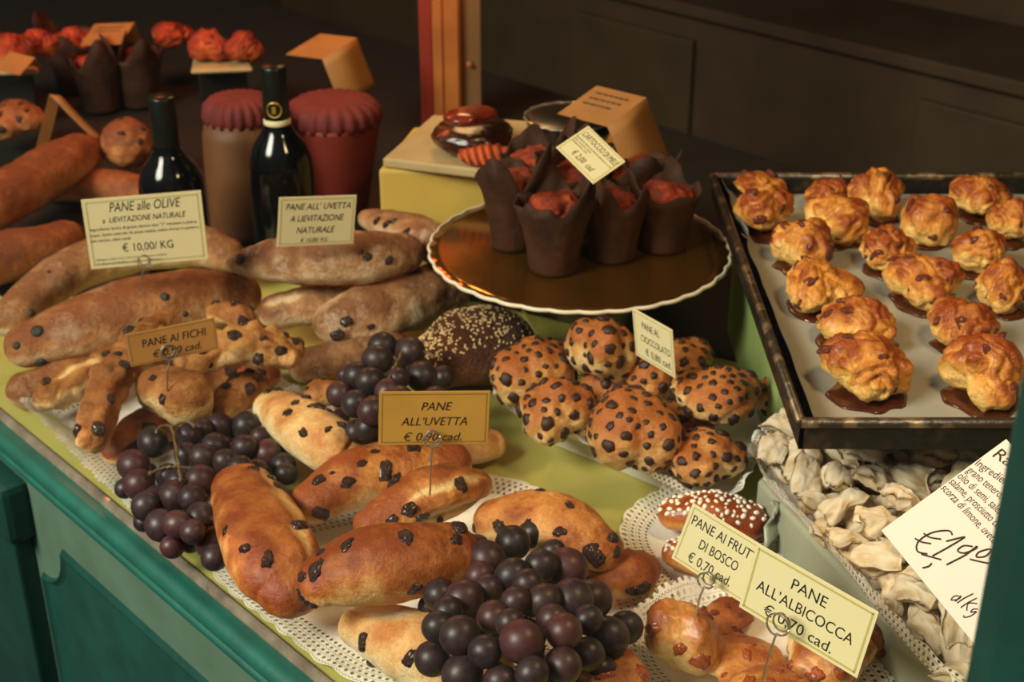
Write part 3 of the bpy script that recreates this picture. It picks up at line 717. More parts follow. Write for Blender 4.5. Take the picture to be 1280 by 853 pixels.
# seeded loaf
o = bread('seeded_loaf', 'dark round loaf sprinkled with sesame seeds', 'bread', None, spine=[(548, 452, 40), (580, 438, 53), (616, 431, 51), (632, 431, 38)], base=.002, m=B['seed'], seed=9, amp=.05, flat=.95, bake=(.3, .9))
rnd = random.Random(3); sb = MB(); sv, sf = ico(1); S = SURF[o.name]; n_ = 0
while n_ < 800:
    c, n, a = rnd.choice(S)
    if n.z < .35 or rnd.random() > (n.z-.2)*1.3+.1: continue
    j = V((rnd.uniform(-1, 1), rnd.uniform(-1, 1), rnd.uniform(-1, 1)))*.0018; q = n.to_track_quat('Z', 'Y') @ Matrix.Rotation(rnd.uniform(0, 6.3), 3, 'Z').to_quaternion()
    sb.add([q @ V((v.x*.0017, v.y*.0010, v.z*.0007))+c+j-n*j.dot(n) for v in sv], sf); n_ += 1
k = sb.build('sesame_seeds', M['seeds'], o, (0, 0, 0), True); k['kind'] = 'stuff'
# fig breads
G = 'fig breads'
def figs(o, seed, n=9, size=.009): stud(o, 'raisin', n, size, seed, RA, 1.8, 0, .02)
o = bread('fig_stick', 'twisted fig bread stick lying low beside the doily edge', 'bread', G, spine=[(60, 496, 21), (100, 478, 24), (150, 450, 22), (178, 432, 16)], base=.022, m=B['fig'], seed=11, amp=.13, lumps=.30, splits=[(.25, .3, 1.8, .4, .16)]); figs(o, 11, 6)
o = bread('fig_stick', 'tall fig bread stick leaning upright, left of the fig sign', 'bread', G, spine=[(118, 545, 25), (128, 505, 27), (152, 460, 27), (185, 418, 21), (206, 399, 13)], base=.04, m=B['fig'], seed=12, amp=.12, lumps=.28, rise=[0, .01, .02, .03, .035]); figs(o, 12, 8)
o = bread('fig_bun', 'round browned fig bun with pale torn base under the fig sign', 'bread', G, spine=[(200, 488, 32), (232, 500, 35)], base=.035, m=B['fig'], seed=13, amp=.09, bake=(.0, .95), splits=[(.5, .8, -.55, .5, .14)], flat=1.1); figs(o, 13, 3)
o = bread('fig_bun', 'small knobbly fig bun behind the fig sign, on the olive loaf', 'bread', G, spine=[(272, 391, 16), (303, 398, 19)], base=.08, m=B['fig'], seed=14, amp=.16, lumps=.2); figs(o, 14, 5, .007)
o = bread('fig_stick', 'knobbly pale fig bread full of fruit, right of the fig sign', 'bread', G, spine=[(240, 455, 22), (280, 438, 28), (325, 436, 33), (358, 440, 24)], base=.065, m=B['fig'], seed=15, amp=.14, lumps=.34, bake=(.0, .75)); figs(o, 15, 16, .008)
o = bread('fig_bun', 'orange brown fig bun above the left grapes', 'bread', G, spine=[(282, 510, 20), (305, 490, 25), (320, 482, 18)], base=.03, m=B['fig'], seed=16, amp=.14, lumps=.16); figs(o, 16, 6)
o = bread('fig_bun', 'smooth brown fig bun low beneath the leaning stick', 'bread', G, spine=[(150, 562, 24), (180, 540, 30), (212, 524, 30)], base=.004, m=B['bun_dark'], seed=17, amp=.07); figs(o, 17, 2)
o = bread('fig_bun', 'little reddish fig bun between left pale roll and middle grapes', 'bread', G, spine=[(398, 492, 19), (425, 494, 18)], base=.03, m=B['fig'], seed=18, amp=.14, lumps=.15); figs(o, 18, 5, .007)
o = bread('fig_bun', 'brown fig bread filling the gap below the knobbly pale one', 'bread', G, spine=[(232, 482, 20), (275, 470, 24), (330, 468, 22)], base=.004, m=B['bun_dark'], seed=19, amp=.08); figs(o, 19, 4)
# small raisin breads
G = 'small raisin breads'
def rai(o, pts, rz=.4):
    rr_ = random.Random(len(pts))
    for q in pts: stud_at(o, 'raisin', q[0], q[1], q[2], rr_.choice(RA), rr_.uniform(0, 3), .14, 1.15)
o = bread('raisin_bread', 'pale floury raisin roll between the left and middle grapes', 'bread', G, spine=[(342, 510, 26), (380, 535, 38), (415, 560, 38), (432, 570, 30)], base=.032, m=B['bun_pale'], seed=21, amp=.05, bake=(.0, .72))
rai(o, [(335, 488, .010), (347, 488, .010), (369, 503, .010), (356, 518, .006), (396, 507, .014), (431, 533, .011), (410, 536, .008), (412, 513, .008)]); stud(o, 'raisin', 3, .009, 21, RA, 2, 0, .0)
o = bread('raisin_bread', 'big smooth brown raisin bread standing beside the left grapes', 'bread', G, spine=[(303, 612, 40), (322, 655, 54), (345, 705, 58), (362, 735, 44)], base=.028, m=B['bun_dark'], seed=22, amp=.035, splits=[(.45, .75, 2.35, .20, .08)], bake=(.25, .8), flat=.75)
rai(o, [(318, 585, .009), (340, 598, .012), (350, 608, .013), (281, 666, .008), (338, 695, .009)]); stud(o, 'raisin', 3, .010, 22, RA, 2, 0, .0)
o = bread('raisin_bread', 'golden raisin bread lying behind the browner folded one', 'bread', G, spine=[(392, 628, 30), (440, 602, 40), (510, 582, 40), (560, 578, 32)], base=.03, m=B['bun'], seed=23, amp=.045)
rai(o, [(482, 587, .020), (434, 603, .012), (451, 579, .009), (402, 643, .014), (495, 600, .011), (470, 565, .008), (520, 560, .010), (416, 590, .005)]); stud(o, 'raisin', 2, .010, 23, RA, 2, 0, .0)
o = bread('raisin_bread', 'folded orange brown raisin bread under the ring of the raisin sign', 'bread', G, spine=[(462, 655, 22), (510, 632, 36), (560, 612, 38), (592, 606, 24)], base=.05, m=B['bun'], seed=24, amp=.06, splits=[(.55, .45, -.35, .28, .18), (.65, .4, .9, .2, .10)], bake=(.2, 1.0))
rai(o, [(576, 604, .014), (490, 655, .013), (530, 647, .010), (548, 655, .010)]); stud(o, 'raisin', 2, .010, 24, RA, 2, 0, .0)
o = bread('raisin_bread', 'shiny dark brown raisin bread in front, left of the front grapes', 'bread', G, spine=[(408, 725, 38), (450, 712, 53), (510, 703, 53), (560, 692, 42)], base=.065, m=B['bun_dark'], seed=25, amp=.05, bake=(.05, .95))
rai(o, [(394, 711, .015), (377, 721, .011), (506, 670, .013), (432, 680, .012), (400, 692, .010), (372, 753, .013), (382, 768, .012), (570, 675, .012), (518, 738, .010)]); stud(o, 'raisin', 2, .010, 25, RA, 2, 0, .0)
o = bread('raisin_bread', 'plump golden raisin bread behind the front grapes', 'bread', G, spine=[(620, 650, 30), (660, 650, 42), (710, 665, 45), (748, 688, 32)], base=.035, m=B['bun'], seed=26, amp=.045, bake=(.1, .75))
rai(o, [(712, 632, .009), (700, 664, .010), (771, 690, .009), (742, 697, .016), (735, 690, .014), (660, 655, .007), (590, 662, .010), (675, 612, .009)]); stud(o, 'raisin', 2, .009, 26, RA, 2, 0, .0)
o = bread('raisin_bread', 'brown raisin bread half under the plump one by the brioche doily', 'bread', G, spine=[(748, 728, 28), (785, 718, 34), (800, 712, 26)], base=.012, m=B['bun_dark'], seed=27, amp=.05)
rai(o, [(800, 737, .013), (792, 740, .010)])
o = bread('raisin_bread', 'pale raisin bread lowest at the front edge, under the brown one', 'bread', G, spine=[(455, 784, 32), (500, 802, 47), (555, 826, 53), (600, 846, 45)], base=.016, m=B['bun_pale'], seed=28, amp=.06, bake=(.0, .8), splits=[(.15, .3, 1.7, .3, .12)])
rai(o, [(453, 805, .013), (512, 822, .012), (458, 838, .010)])
o = bread('raisin_bread', 'pale roll half hidden behind the gold raisin bread sign', 'bread', G, spine=[(545, 556, 24), (590, 558, 27), (612, 556, 22)], base=.006, m=B['bun_pale'], seed=29, amp=.04, bake=(.1, .8))
rai(o, [(552, 572, .009), (562, 573, .010), (571, 574, .008)])

# chocolate chip buns
G = 'chocolate chip buns'; CBZ = CB+.006
specs = [('left end of the lace tray, under the tall one', 667, 463, 52, 44, .004, 0), ('tall tilted bun behind, left of the chocolate sign', 752, 440, 44, 45, .030, 0),
         ('front left bun low by the lace rim', 697, 513, 47, 41, .004, 1), ('big round bun at the very front', 793, 537, 58, 52, .010, 0),
         ('bun right of the chocolate sign, on top', 896, 492, 53, 38, .030, 0), ('torn bun at the right front corner of the lace', 885, 570, 48, 38, .004, 2),
         ('bun directly behind the chocolate sign', 850, 452, 40, 32, .020, 0), ('bun below the chocolate sign pin', 820, 470, 38, 36, .012, 0), ('small bun end by the tray leg', 963, 492, 19, 30, .016, 0), ('low bun in the gap between the tall one and the front one', 757, 492, 32, 28, .001, 0), ('low bun between the big front one and the torn one', 858, 525, 38, 32, .001, 0)]
for i, (lb, x, y, hw, hh, bz, tp) in enumerate(specs):
    o = blob('chocolate_bun', x, y, hw*1.05, hh*1.05, CBZ+bz, B['choc'], 40+i, lobes=(2, 3, 0)[i % 3] if tp == 0 else 3, amp=.075, freq=30, bake=(-.15, 1.2), lsize=(.6, .75), squash=.68)
    tag(o, 'chocolate chip bun: '+lb, 'bun', G); stud(o, 'chocolate_chip', 62 if hw > 30 else 26, .0095 if hw > 30 else .008, 40+i, CH, 1.45, -.45, .05)

# golden pastries on the tray
G = 'golden fruit pastries on the baking tray'; PZ = TZ-.0135
pt = [('back left corner pastry with a thin disc', 950, 230, 34, 18, 2), ('pastry in the left column, second from the back', 956, 262, 38, 33, 3), ('back row pastry, second from the left', 1035, 243, 32, 22, 2),
      ('long pastry with folded top behind the left cherry one', 1048, 273, 40, 31, 3), ('tall folded pastry in the back row, third from left', 1097, 243, 37, 33, 3), ('ring shaped hollow pastry in the middle of the back', 1162, 273, 36, 31, 0),
      ('back row pastry at far right', 1226, 245, 38, 28, 3), ('pastry at the right edge behind the plain pale one', 1260, 275, 26, 30, 2), ('dark fruit studded pastry, left column third', 1003, 305, 38, 33, 3),
      ('plain pale conical pastry in the middle column', 1113, 310, 38, 31, 2), ('plain pale pastry right of middle with one raisin', 1225, 312, 36, 32, 2), ('split pastry with red fruit, left column fourth', 1032, 358, 50, 35, 2),
      ('fruit studded pastry at the very middle of tray', 1157, 350, 50, 35, 3), ('fruit pastry at right edge by the green frame', 1258, 356, 34, 36, 3), ('golden pastry just behind the front left one', 1073, 402, 52, 36, 3),
      ('front left golden pastry with two lobes', 1085, 457, 58, 45, 3), ('golden pastry just behind the front right one', 1207, 404, 46, 36, 3), ('front right golden pastry by the green frame', 1235, 462, 54, 46, 3)]
PM = []
for i, (lb, x, y, hw, hh, lob) in enumerate(pt):
    o = blob('fruit_pastry', x, y, hw, hh, PZ, B['pastry'], 60+i, lobes=lob, amp=.11, freq=34, bake=(-.05, 1.0), folds=0 if i == 5 else 2.6, fang=.5+i*1.3, ring=.6 if i == 5 else 0, lsize=(.5, .66), squash=.5)
    tag(o, lb, 'pastry', G)
    stud(o, 'fruit_piece', 9 if i in (8, 11, 12, 13, 9) else 4, .0085, 60+i, BE, 1.5, -.3, .18)
    rnd = random.Random(i); c = V((o.location.x, o.location.y, 0)); rw = hw*depth(at(x, y, .18))/F
    na = 40; a0 = rnd.uniform(3.4, 5.6); vs = []
    for (k, z) in ((0, .0022), (.6, .0024), (.92, .0016), (1, .0002)):
        for j in range(na):
            a = 2*pi*j/na; r = rw*(1.0+.32*noise.noise(V((math.cos(a)*1.6, math.sin(a)*1.6, i*3.1))))*.88*k; vs.append((r*math.cos(a), r*math.sin(a)-.004, z))
    build('juice_pool', vs, grid_faces(4, na), M['jam'], o, (0, 0, -.0009))
# sugared brioches
G = 'sugared brioches'
o = bread('sugared_brioche', 'glossy brown brioche with pearl sugar behind the forest fruit sign', 'bread', G, spine=[(845, 643, 24), (890, 643, 32), (935, 652, 27)], base=.010, m=B['brioche'], seed=31, amp=.03); stud(o, 'sugar_grain', 90, .0038, 31, SU, 1.05, .45, .0)
o = bread('sugared_brioche', 'lighter brioche in front, left edge of the forest fruit sign', 'bread', G, spine=[(846, 692, 20), (885, 700, 26), (930, 705, 26)], base=.008, m=B['brioche'], seed=32, amp=.03); stud(o, 'sugar_grain', 60, .0038, 32, SU, 1.05, .45, .0)
# apricot and forest fruit breads in front
G = 'apricot and berry breads'
ab = [('pointed glazed bread left of the apricot sign ring', 852, 797, 46, 50, .012, 2, 'apricot'), ('pale golden bread under the apricot sign ring', 928, 830, 55, 36, .016, 3, 'apricot'), ('fruit topped golden bread right of the front grapes at the bottom', 757, 846, 52, 36, .050, 3, 'apricot'),
      ('bread with apricot pieces behind the apricot sign', 1042, 818, 58, 48, .010, 3, 'apricot'), ('pale smooth bread at the bottom edge under the pin', 965, 868, 55, 32, .035, 0, 'apricot'), ('dark berry bread peeking out between the two cream signs', 905, 772, 38, 24, .010, 2, 'bun_dark'), ('small reddish bread at the right corner of the apricot sign', 1085, 800, 22, 34, .012, 0, 'bun_dark')]
for i, (lb, x, y, hw, hh, bz, lob, mm_) in enumerate(ab):
    o = blob('fruit_bread', x, y, hw, hh, bz, B[mm_], 90+i, lobes=lob, amp=.07, bake=(.0, .9), lsize=(.55, .7), squash=.62); tag(o, lb, 'bread', G); stud(o, 'fruit_piece', 9, .0085, 90+i, AP if mm_ == 'apricot' else BE, 1.5, -.3, .16)

# ------------------------------------------------------------------ fried dumplings
def fried_mesh(seed):
    rnd = random.Random(seed); n = 26; vs, bk = [], []; L, Wd = 1.0, rnd.uniform(.55, .72); off = V((seed*4.1, seed, 2)); tw_ = rnd.uniform(-.7, .7); bend = rnd.uniform(-.35, .35); kind = seed % 3
    for side in (1, -1):
        for i in range(n):
            for j in range(n):
                a, c = 2*i/(n-1)-1, 2*j/(n-1)-1
                puff = max(0, 1-abs(a)**2.6)*max(0, 1-abs(c)**2.6)
                x, y = a*L, c*Wd*(1-.18*abs(a)**2)
                z = side*(.40 if kind else .30)*puff**.6+.012*side
                if kind == 1: y *= .55+.45*min(1, abs(a)*1.6)+.0; z *= 1.1
                z += bend*(a*a)+.14*noise.noise(V((a*1.8, c*1.8, 0))+off)+.05*noise.noise(V((a*5, c*5, side))+off)
                edge = max(abs(a), abs(c)); z += .075*math.sin(5*(a+c)+seed)*sstep(.55, 1, edge)
                t = tw_*a; y2, z2 = y*math.cos(t)-z*math.sin(t), y*math.sin(t)+z*math.cos(t)
                if kind == 2: x += .25*c*c
                vs.append(V((x, y2, z2))); bk.append(.30+.7*(noise.noise(V((a*2, c*2, 5))+off))+.10*sstep(.8, 1, edge))
    fs = []
    for s in (0, 1):
        for i in range(n-1):
            for j in range(n-1):
                q = [s*n*n+i*n+j, s*n*n+i*n+j+1, s*n*n+(i+1)*n+j+1, s*n*n+(i+1)*n+j]; fs.append(tuple(q if s else q[::-1]))
    rim_ = [i*n for i in range(n)]+[(n-1)*n+j for j in range(1, n)]+[i*n+n-1 for i in range(n-2, -1, -1)]+[j for j in range(n-2, 0, -1)]
    for a, c in zip(rim_, rim_[1:]+rim_[:1]): fs.append((a, c, n*n+c, n*n+a))
    me = bpy.data.meshes.new('fried_pastry'); me.from_pydata([tuple(v) for v in vs], [], fs); me.materials.append(B['fried']); me.polygons.foreach_set('use_smooth', [True]*len(me.polygons))
    at_ = me.attributes.new('bake', 'FLOAT', 'POINT'); at_.data.foreach_set('value', bk); me.validate(); return me
FM = [fried_mesh(s) for s in range(1, 9)]
rnd = random.Random(11); placed = []
for layer, (count_, zz) in enumerate(((110, .010), (110, .026), (95, .040))):
    tries = 0; got = 0
    while got < count_ and tries < 5000:
        tries += 1
        s, t = (rnd.uniform(.07, .95), rnd.uniform(.12, .95)) if layer < 2 else (rnd.uniform(.10, .93), rnd.uniform(.20, .95))
        p = rquad(RQ, s, t); p.z = RB+.008+zz+rnd.uniform(-.003, .004)
        if p.y > ta.y-.02 and p.x > tx-.03 and p.z > TZ-.048: continue
        q = p-V((0, 0, H)); px_ = 640+F*q.x/depth(p)
        if px_ > 1400 or any((p-w_).length < .0225 for w_ in placed): continue
        placed.append(p); got += 1
for p in placed:
    o = bpy.data.objects.new('fried_pastry', rnd.choice(FM)); link(o); o.location = p; o.rotation_euler = (rnd.uniform(-.55, .55), rnd.uniform(-.5, .5), rnd.uniform(0, 6.28)); o.scale = (rnd.uniform(.017, .0215),)*3
    tag(o, 'pale floury fried pastry in the heap on the lace tray', 'pastry', 'heap of fried pastries')

# ------------------------------------------------------------------ grapes
gme = bpy.data.meshes.new('grape'); gv, gf = ico(4)
gme.from_pydata([(v.x, v.y, v.z*1.06) for v in gv], [], gf); gme.materials.append(M['grape']); gme.polygons.foreach_set('use_smooth', [True]*len(gme.polygons))
def bunch(pts, base, heap, label, stems, seed, floor_=None):
    rnd = random.Random(seed); n = len(pts); cx_ = sum(p[0] for p in pts)/n; cy_ = sum(p[1] for p in pts)/n
    sx_ = max(abs(p[0]-cx_) for p in pts)*1.12; sy_ = max(abs(p[1]-cy_) for p in pts)*1.12
    T, R = [], []
    for x, y, r in pts:
        r *= 1.07; k = max(0, 1-((x-cx_)/sx_)**2-((y-cy_)/sy_)**2); z = base+heap*math.sqrt(k)+.011
        t = depth(at(x, y, z)); T.append(t); R.append(r)
    for it in range(120):
        for i in range(n):
            for j in range(i):
                a, c = atd(pts[i][0], pts[i][1], T[i]), atd(pts[j][0], pts[j][1], T[j]); ri, rj = R[i]*T[i]/F, R[j]*T[j]/F
                d = (a-c).length; need = (ri+rj)*.90
                if d < need:
                    e = (need-d)*.35; near = i if T[i]+.0001*i < T[j]+.0001*j else j; far = j if near == i else i
                    T[near] -= e; T[far] += e
        for i in range(n):
            p = atd(pts[i][0], pts[i][1], T[i]); r = R[i]*T[i]/F
            if p.z < base+r*.95: T[i] = depth(at(pts[i][0], pts[i][1], base+r*.95))
    PW = [atd(p[0], p[1], t) for p, t in zip(pts, T)]; RW = [r*t/F for r, t in zip(R, T)]; tries = 0; extra = 0
    while tries < 2500 and extra < n*.7:
        tries += 1; q = rnd.choice(pts); x, y = q[0]+rnd.uniform(-24, 24), q[1]+rnd.uniform(-6, 30)
        if ((x-cx_)/sx_)**2+((y-cy_)/sy_)**2 > .85: continue
        rw = rnd.uniform(.0085, .0105); p = at(x, y, base+rw+rnd.uniform(0, heap*.5)); 
        if any((p-a).length < (rw+b_)*.90 for a, b_ in zip(PW, RW)): continue
        PW.append(p); RW.append(rw); extra += 1
    root = empty('grape_bunch', at(cx_, cy_, base)); tag(root, label, 'grapes', 'bunches of dark grapes')
    for i in range(len(PW)):
        o = bpy.data.objects.new('grape', gme); link(o, root); o.location = PW[i]-root.location; r = RW[i]; o.scale = (r, r, r*rnd.uniform(.97, 1.04)); o.rotation_euler = (rnd.uniform(0, 6), rnd.uniform(0, 6), rnd.uniform(0, 6))
    sb = MB(); tm = sum(T)/n
    for line, dz in stems:
        P = [at(x, y, dz) for x, y in line]; Q_ = [crom(P, i/(4*len(P))) for i in range(4*len(P)+1)]
        sb.add(*sweep([q+V((.0006*math.sin(i*2), 0, .0006*math.cos(i*3))) for i, q in enumerate(Q_)], .0013, 7))
        for e in (Q_[-1],): sb.add([e+v*.0024 for v in ico(1)[0]], ico(1)[1])
    sb.build('stem', M['stem'], root, (0, 0, 0)).data.transform(Matrix.Translation(-root.location))
    return root
bunch([(666, 667, 18), (641, 679, 21), (586, 684, 16), (562, 705, 21), (609, 700, 22), (641, 720, 21), (677, 707, 19), (692, 689, 14), (709, 710, 24), (680, 751, 20), (715, 751, 26), (740, 750, 24), (550, 744, 20), (580, 749, 23), (610, 737, 18), (617, 772, 20), (645, 752, 18), (547, 784, 19), (575, 795, 24), (652, 802, 26), (705, 790, 22), (760, 796, 24), (782, 785, 20), (540, 824, 21), (578, 843, 24), (626, 852, 20), (665, 842, 20), (704, 832, 22), (606, 815, 20), (690, 775, 19), (638, 780, 18), (735, 818, 20), (752, 838, 18), (600, 872, 22), (650, 878, 22), (555, 868, 20), (695, 868, 22), (560, 765, 18), (600, 720, 17), (660, 730, 18), (735, 775, 18)],
      .012, .085, 'large dark grape bunch at the front centre before the plump bread', [([(664, 784), (678, 781), (680, 800), (677, 822)], .085), ([(600, 832), (618, 826), (628, 832)], .075), ([(655, 772), (666, 777), (676, 781)], .085)], 1)
bunch([(191, 553, 18), (167, 582, 19), (174, 606, 18.5), (183, 633, 18), (201, 657, 19), (222, 656, 17), (218, 620, 19), (196, 624, 16), (210, 595, 15), (233, 568, 14), (236, 545, 14), (254, 572, 17), (269, 559, 17), (274, 533, 16), (252, 537, 13), (308, 533, 17), (305, 559, 15), (334, 567, 17), (354, 582, 15), (251, 600, 18), (250, 647, 18), (241, 665, 15), (264, 678, 18), (268, 697, 16), (282, 577, 15), (326, 546, 12), (345, 560, 14), (358, 593, 13), (225, 602, 16), (240, 622, 16), (300, 585, 15), (270, 635, 16), (320, 590, 15)],
      .006, .034, 'dark grape bunch with bare stem at left along the window edge', [([(195, 541), (200, 534), (213, 533), (218, 548), (223, 580), (226, 600)], .062), ([(213, 536), (224, 530), (236, 528), (243, 533)], .062), ([(226, 583), (205, 585), (188, 592)], .055)], 2)
bunch([(478, 433, 17), (472, 450, 18), (513, 440, 18), (527, 471, 18.5), (447, 470, 17), (463, 477, 17), (497, 474, 14), (554, 472, 14), (425, 493, 16), (445, 505, 17), (465, 514, 17), (461, 535, 17), (485, 490, 16), (500, 500, 17), (525, 508, 17), (545, 500, 16), (490, 525, 17), (480, 548, 16), (445, 540, 14)],
      .03, .06, 'dark grape bunch in the middle behind the gold raisin bread sign', [([(503, 440), (497, 452), (488, 470), (487, 478)], .105), ([(530, 440), (536, 441), (541, 446)], .09)], 3)

# ------------------------------------------------------------------ price signs
_tc = {}
def text_mesh(s, shear=0):
    cu_ = bpy.data.curves.new('t', 'FONT'); cu_.body = s; cu_.shear = shear; cu_.resolution_u = 3; cu_.align_x = 'LEFT'
    o = bpy.data.objects.new('t', cu_); COL.objects.link(o); dg = bpy.context.evaluated_depsgraph_get(); dg.update()
    me = bpy.data.meshes.new_from_object(o.evaluated_get(dg)); bpy.data.objects.remove(o); bpy.data.curves.remove(cu_); return me
def card_pose(TL, TR, BL, dpt, lean):
    """right and down edge vectors (metres, world) of a card seen with these corners at the given depth; lean = depth change along its down edge, in pixels"""
    rx, ry = TR[0]-TL[0], TR[1]-TL[1]; dx, dy = BL[0]-TL[0], BL[1]-TL[1]; rz = -(rx*dx+ry*dy)/lean; k = dpt/F
    def corners(rz):
        a = atd(TL[0], TL[1], dpt-(rz+lean)*.5*k); return a, atd(TR[0], TR[1], dpt+(rz-lean)*.5*k)-a, atd(BL[0], BL[1], dpt+(lean-rz)*.5*k)-a
    g = lambda z: (lambda q: q[1].dot(q[2]))(corners(z))
    z0, z1 = rz, rz*1.1+2
    for _ in range(12):
        f0, f1 = g(z0), g(z1)
        if abs(f1-f0) < 1e-14: break
        z0, z1 = z1, z1-f1*(z1-z0)/(f1-f0)
    if abs(z1) < 400: rz = z1
    a, E_, D_ = corners(rz)
    return a+(E_+D_)*.5, E_, D_

def sign(label, TL, TR, BL, pin, lines, m='card', border='border', lean=-12, ring=None, italic=.25, th=.0009, name='price_sign', ink='ink', leg=None, dpt=None, bw=.018, inset=.045):
    """pin = (px, py, z) where the wire enters the bread; ring = (px, py, radius px)"""
    base = at(*pin); d = dpt or depth(base)-.004
    c, E, D = card_pose(TL, TR, BL, d, lean); w, h = E.length, D.length; ex, ey = E.normalized(), -D.normalized(); ez = ex.cross(ey)
    root = empty(name, base); tag(root, label, 'sign')
    MX = Matrix(((ex.x, ey.x, ez.x, c.x), (ex.y, ey.y, ez.y, c.y), (ex.z, ey.z, ez.z, c.z), (0, 0, 0, 1))); MX = Matrix.Translation(-base) @ MX
    cd = MB().box((-w/2, -h/2, -th), (w/2, h/2, 0), None, .0003).build('card', M[m], root); cd.matrix_local = MX
    if border:
        b_ = MB(); i0 = inset*h; t_ = bw*h
        for (x0, y0, x1, y1) in ((-w/2+i0, h/2-i0-t_, w/2-i0, h/2-i0), (-w/2+i0, -h/2+i0, w/2-i0, -h/2+i0+t_), (-w/2+i0, -h/2+i0, -w/2+i0+t_, h/2-i0), (w/2-i0-t_, -h/2+i0, w/2-i0, h/2-i0)): b_.box((x0, y0, 0.00002), (x1, y1, .00012))
        k = b_.build('printed_border', M[border], root); k.matrix_local = MX
    for ln in lines:
        s, lx, ly, wd, ht = ln[:5]; sh = ln[5] if len(ln) > 5 else italic
        me = text_mesh(s, sh); co = np.array([v.co[:] for v in me.vertices])
        if not len(co): continue
        mn, mx_ = co.min(0), co.max(0); capref = .73
        sx_ = wd*w/(mx_[0]-mn[0]); sy_ = ht*h/capref
        if len(ln) > 6:
            ra = math.radians(ln[6]); cr, sr = math.cos(ra), math.sin(ra)
            for v in me.vertices:
                x_, y_ = (v.co.x-mn[0])*sx_, v.co.y*sy_; v.co = V((x_*cr-y_*sr+(lx-.5)*w, x_*sr+y_*cr+(.5-ly)*h, .0002))
        else:
            for v in me.vertices: v.co = V(((v.co.x-(mn[0]+mx_[0])/2)*sx_+(lx-.5)*w, v.co.y*sy_+(.5-ly)*h, .0002))
        me.materials.append(M[ink]); k = bpy.data.objects.new('lettering', me); link(k, root); k.matrix_local = MX
    if ring:
        rc = atd(ring[0], ring[1], d-.003); rr_ = ring[2]*d/F; hb = MB()
        P = [rc+ex*(rr_*math.cos(a))+ey*(rr_*math.sin(a))+ez*.0015*math.sin(a*.5) for a in [2*pi*i/28-pi/2 for i in range(30)]]
        hb.add(*sweep(P, .00075, 8)); P2 = [rc+ex*(rr_*.8*math.cos(a))+ey*(rr_*.8*math.sin(a))-ez*.004 for a in [2*pi*i/28-pi/2 for i in range(29)]]
        hb.add(*sweep(P2, .00075, 8)); hb.add(*sweep([P[0], P[0].lerp(base, .5), base-V((0, 0, .012))], .0008, 8))
        hb.build('wire_holder', M['wire'], root).data.transform(Matrix.Translation(-base))
    return root, MX, w, h
sign('cream price sign reading PANE alle OLIVE on the big olive loaf', (101, 250), (251, 238), (114, 337), (175, 350, .12),
     [('PANE alle OLIVE', .52, .205, .60, .14), ('a  LIEVITAZIONE NATURALE', .50, .355, .70, .085), ('Ingredienti: farina di grano tenero tipo "1" macinata a pietra,', .49, .455, .90, .045, 0), ('acqua, lievito naturale da pasta madre, malto d\'orzo in polvere,', .49, .535, .92, .045, 0), ('sale marino, olive verdi.', .20, .615, .34, .045, 0), ('€ 10,00/ KG', .50, .785, .43, .12, 0), ('Allergeni: latte, uova, soia, frutta a guscio e sesamo', .35, .885, .60, .03, 0), ('Prodotto da Panificio artigiano, Via Roma 1', .33, .945, .55, .03, 0)], ring=(180, 327, 8), lean=40)
sign('white price sign reading PANE ALL UVETTA A LIEVITAZIONE NATURALE on the topmost loaf', (349, 247), (446, 244), (346, 309), (392, 322, .135),
     [('PANE ALL\u2019 UVETTA', .51, .26, .84, .135), ('A LIEVITAZIONE', .50, .50, .70, .135), ('NATURALE', .49, .74, .50, .135), ('€ 10,00/ KG', .48, .92, .36, .085)], lean=28)
sign('tan price sign reading PANE AI FICHI on the fig bun', (157, 419), (268, 397), (164, 459), (207, 474, .092),
     [('PANE AI FICHI', .52, .48, .72, .25, .12), ('€ 0,90 cad.', .53, .86, .55, .23)], m='card_tan', border='border_dark', ring=(211, 441, 10.5), lean=18)
sign('gold price sign reading PANE ALL UVETTA over the small raisin breads', (474, 490), (613, 489), (473, 557), (537, 603, .098),
     [('PANE', .52, .35, .28, .16), ('ALL\u2019UVETTA', .50, .63, .60, .16), ('€ 0,90 cad.', .49, .92, .53, .16)], m='card_gold', border='border_dark', ring=(541, 549, 11), lean=30)
sign('narrow cream sign reading PANE AL CIOCCOLATO among chocolate buns', (790, 385), (840, 413), (795, 444), (822, 490, .085),
     [('PANE AL', .45, .32, .44, .15, 0), ('CIOCCOLATO', .55, .60, .74, .15, 0), ('€ 0,80 cad.', .60, .86, .64, .15, 0)], lean=32)
r_, MX_, w_, h_ = sign('tilted cream sign reading CARTOCCIO DI MELE on the paper cup muffins', (735.5, 157), (782, 202), (695, 184), (742, 235, .235),
     [('CARTOCCIO DI MELE', .52, .30, .88, .17, .15), ('Ingredienti: farina di grano 0, mele, burro, uova', .5, .42, .9, .05, .0), ('latte, zucchero, lievito', .27, .50, .42, .05, 0), ('allergeni: latte, uova', .25, .58, .38, .05, 0), ('€ 2,00  cad', .52, .84, .52, .17, .15)], lean=-25)
sign('cream price sign reading PANE AI FRUTTI DI BOSCO beside the brioches', (866, 629), (962, 688), (839, 698), (870, 757, .075),
     [('PANE AI FRUTTI', .50, .31, .86, .17, 0), ('DI BOSCO', .50, .60, .50, .17, 0), ('€ 0,70 cad.', .46, .88, .56, .17, 0)], ring=(883, 726, 10.5), lean=35)
sign('large cream price sign reading PANE ALL ALBICOCCA in front of apricot breads', (946, 679), (1098.5, 766), (923.5, 759), (953, 842, .075),
     [('PANE', .49, .34, .29, .17, .05), ('ALL\u2019ALBICOCCA', .49, .62, .80, .17, .05), ('€ 0,70 cad.', .48, .89, .57, .17, .05)], ring=(973, 781, 15), lean=40, bw=.03)
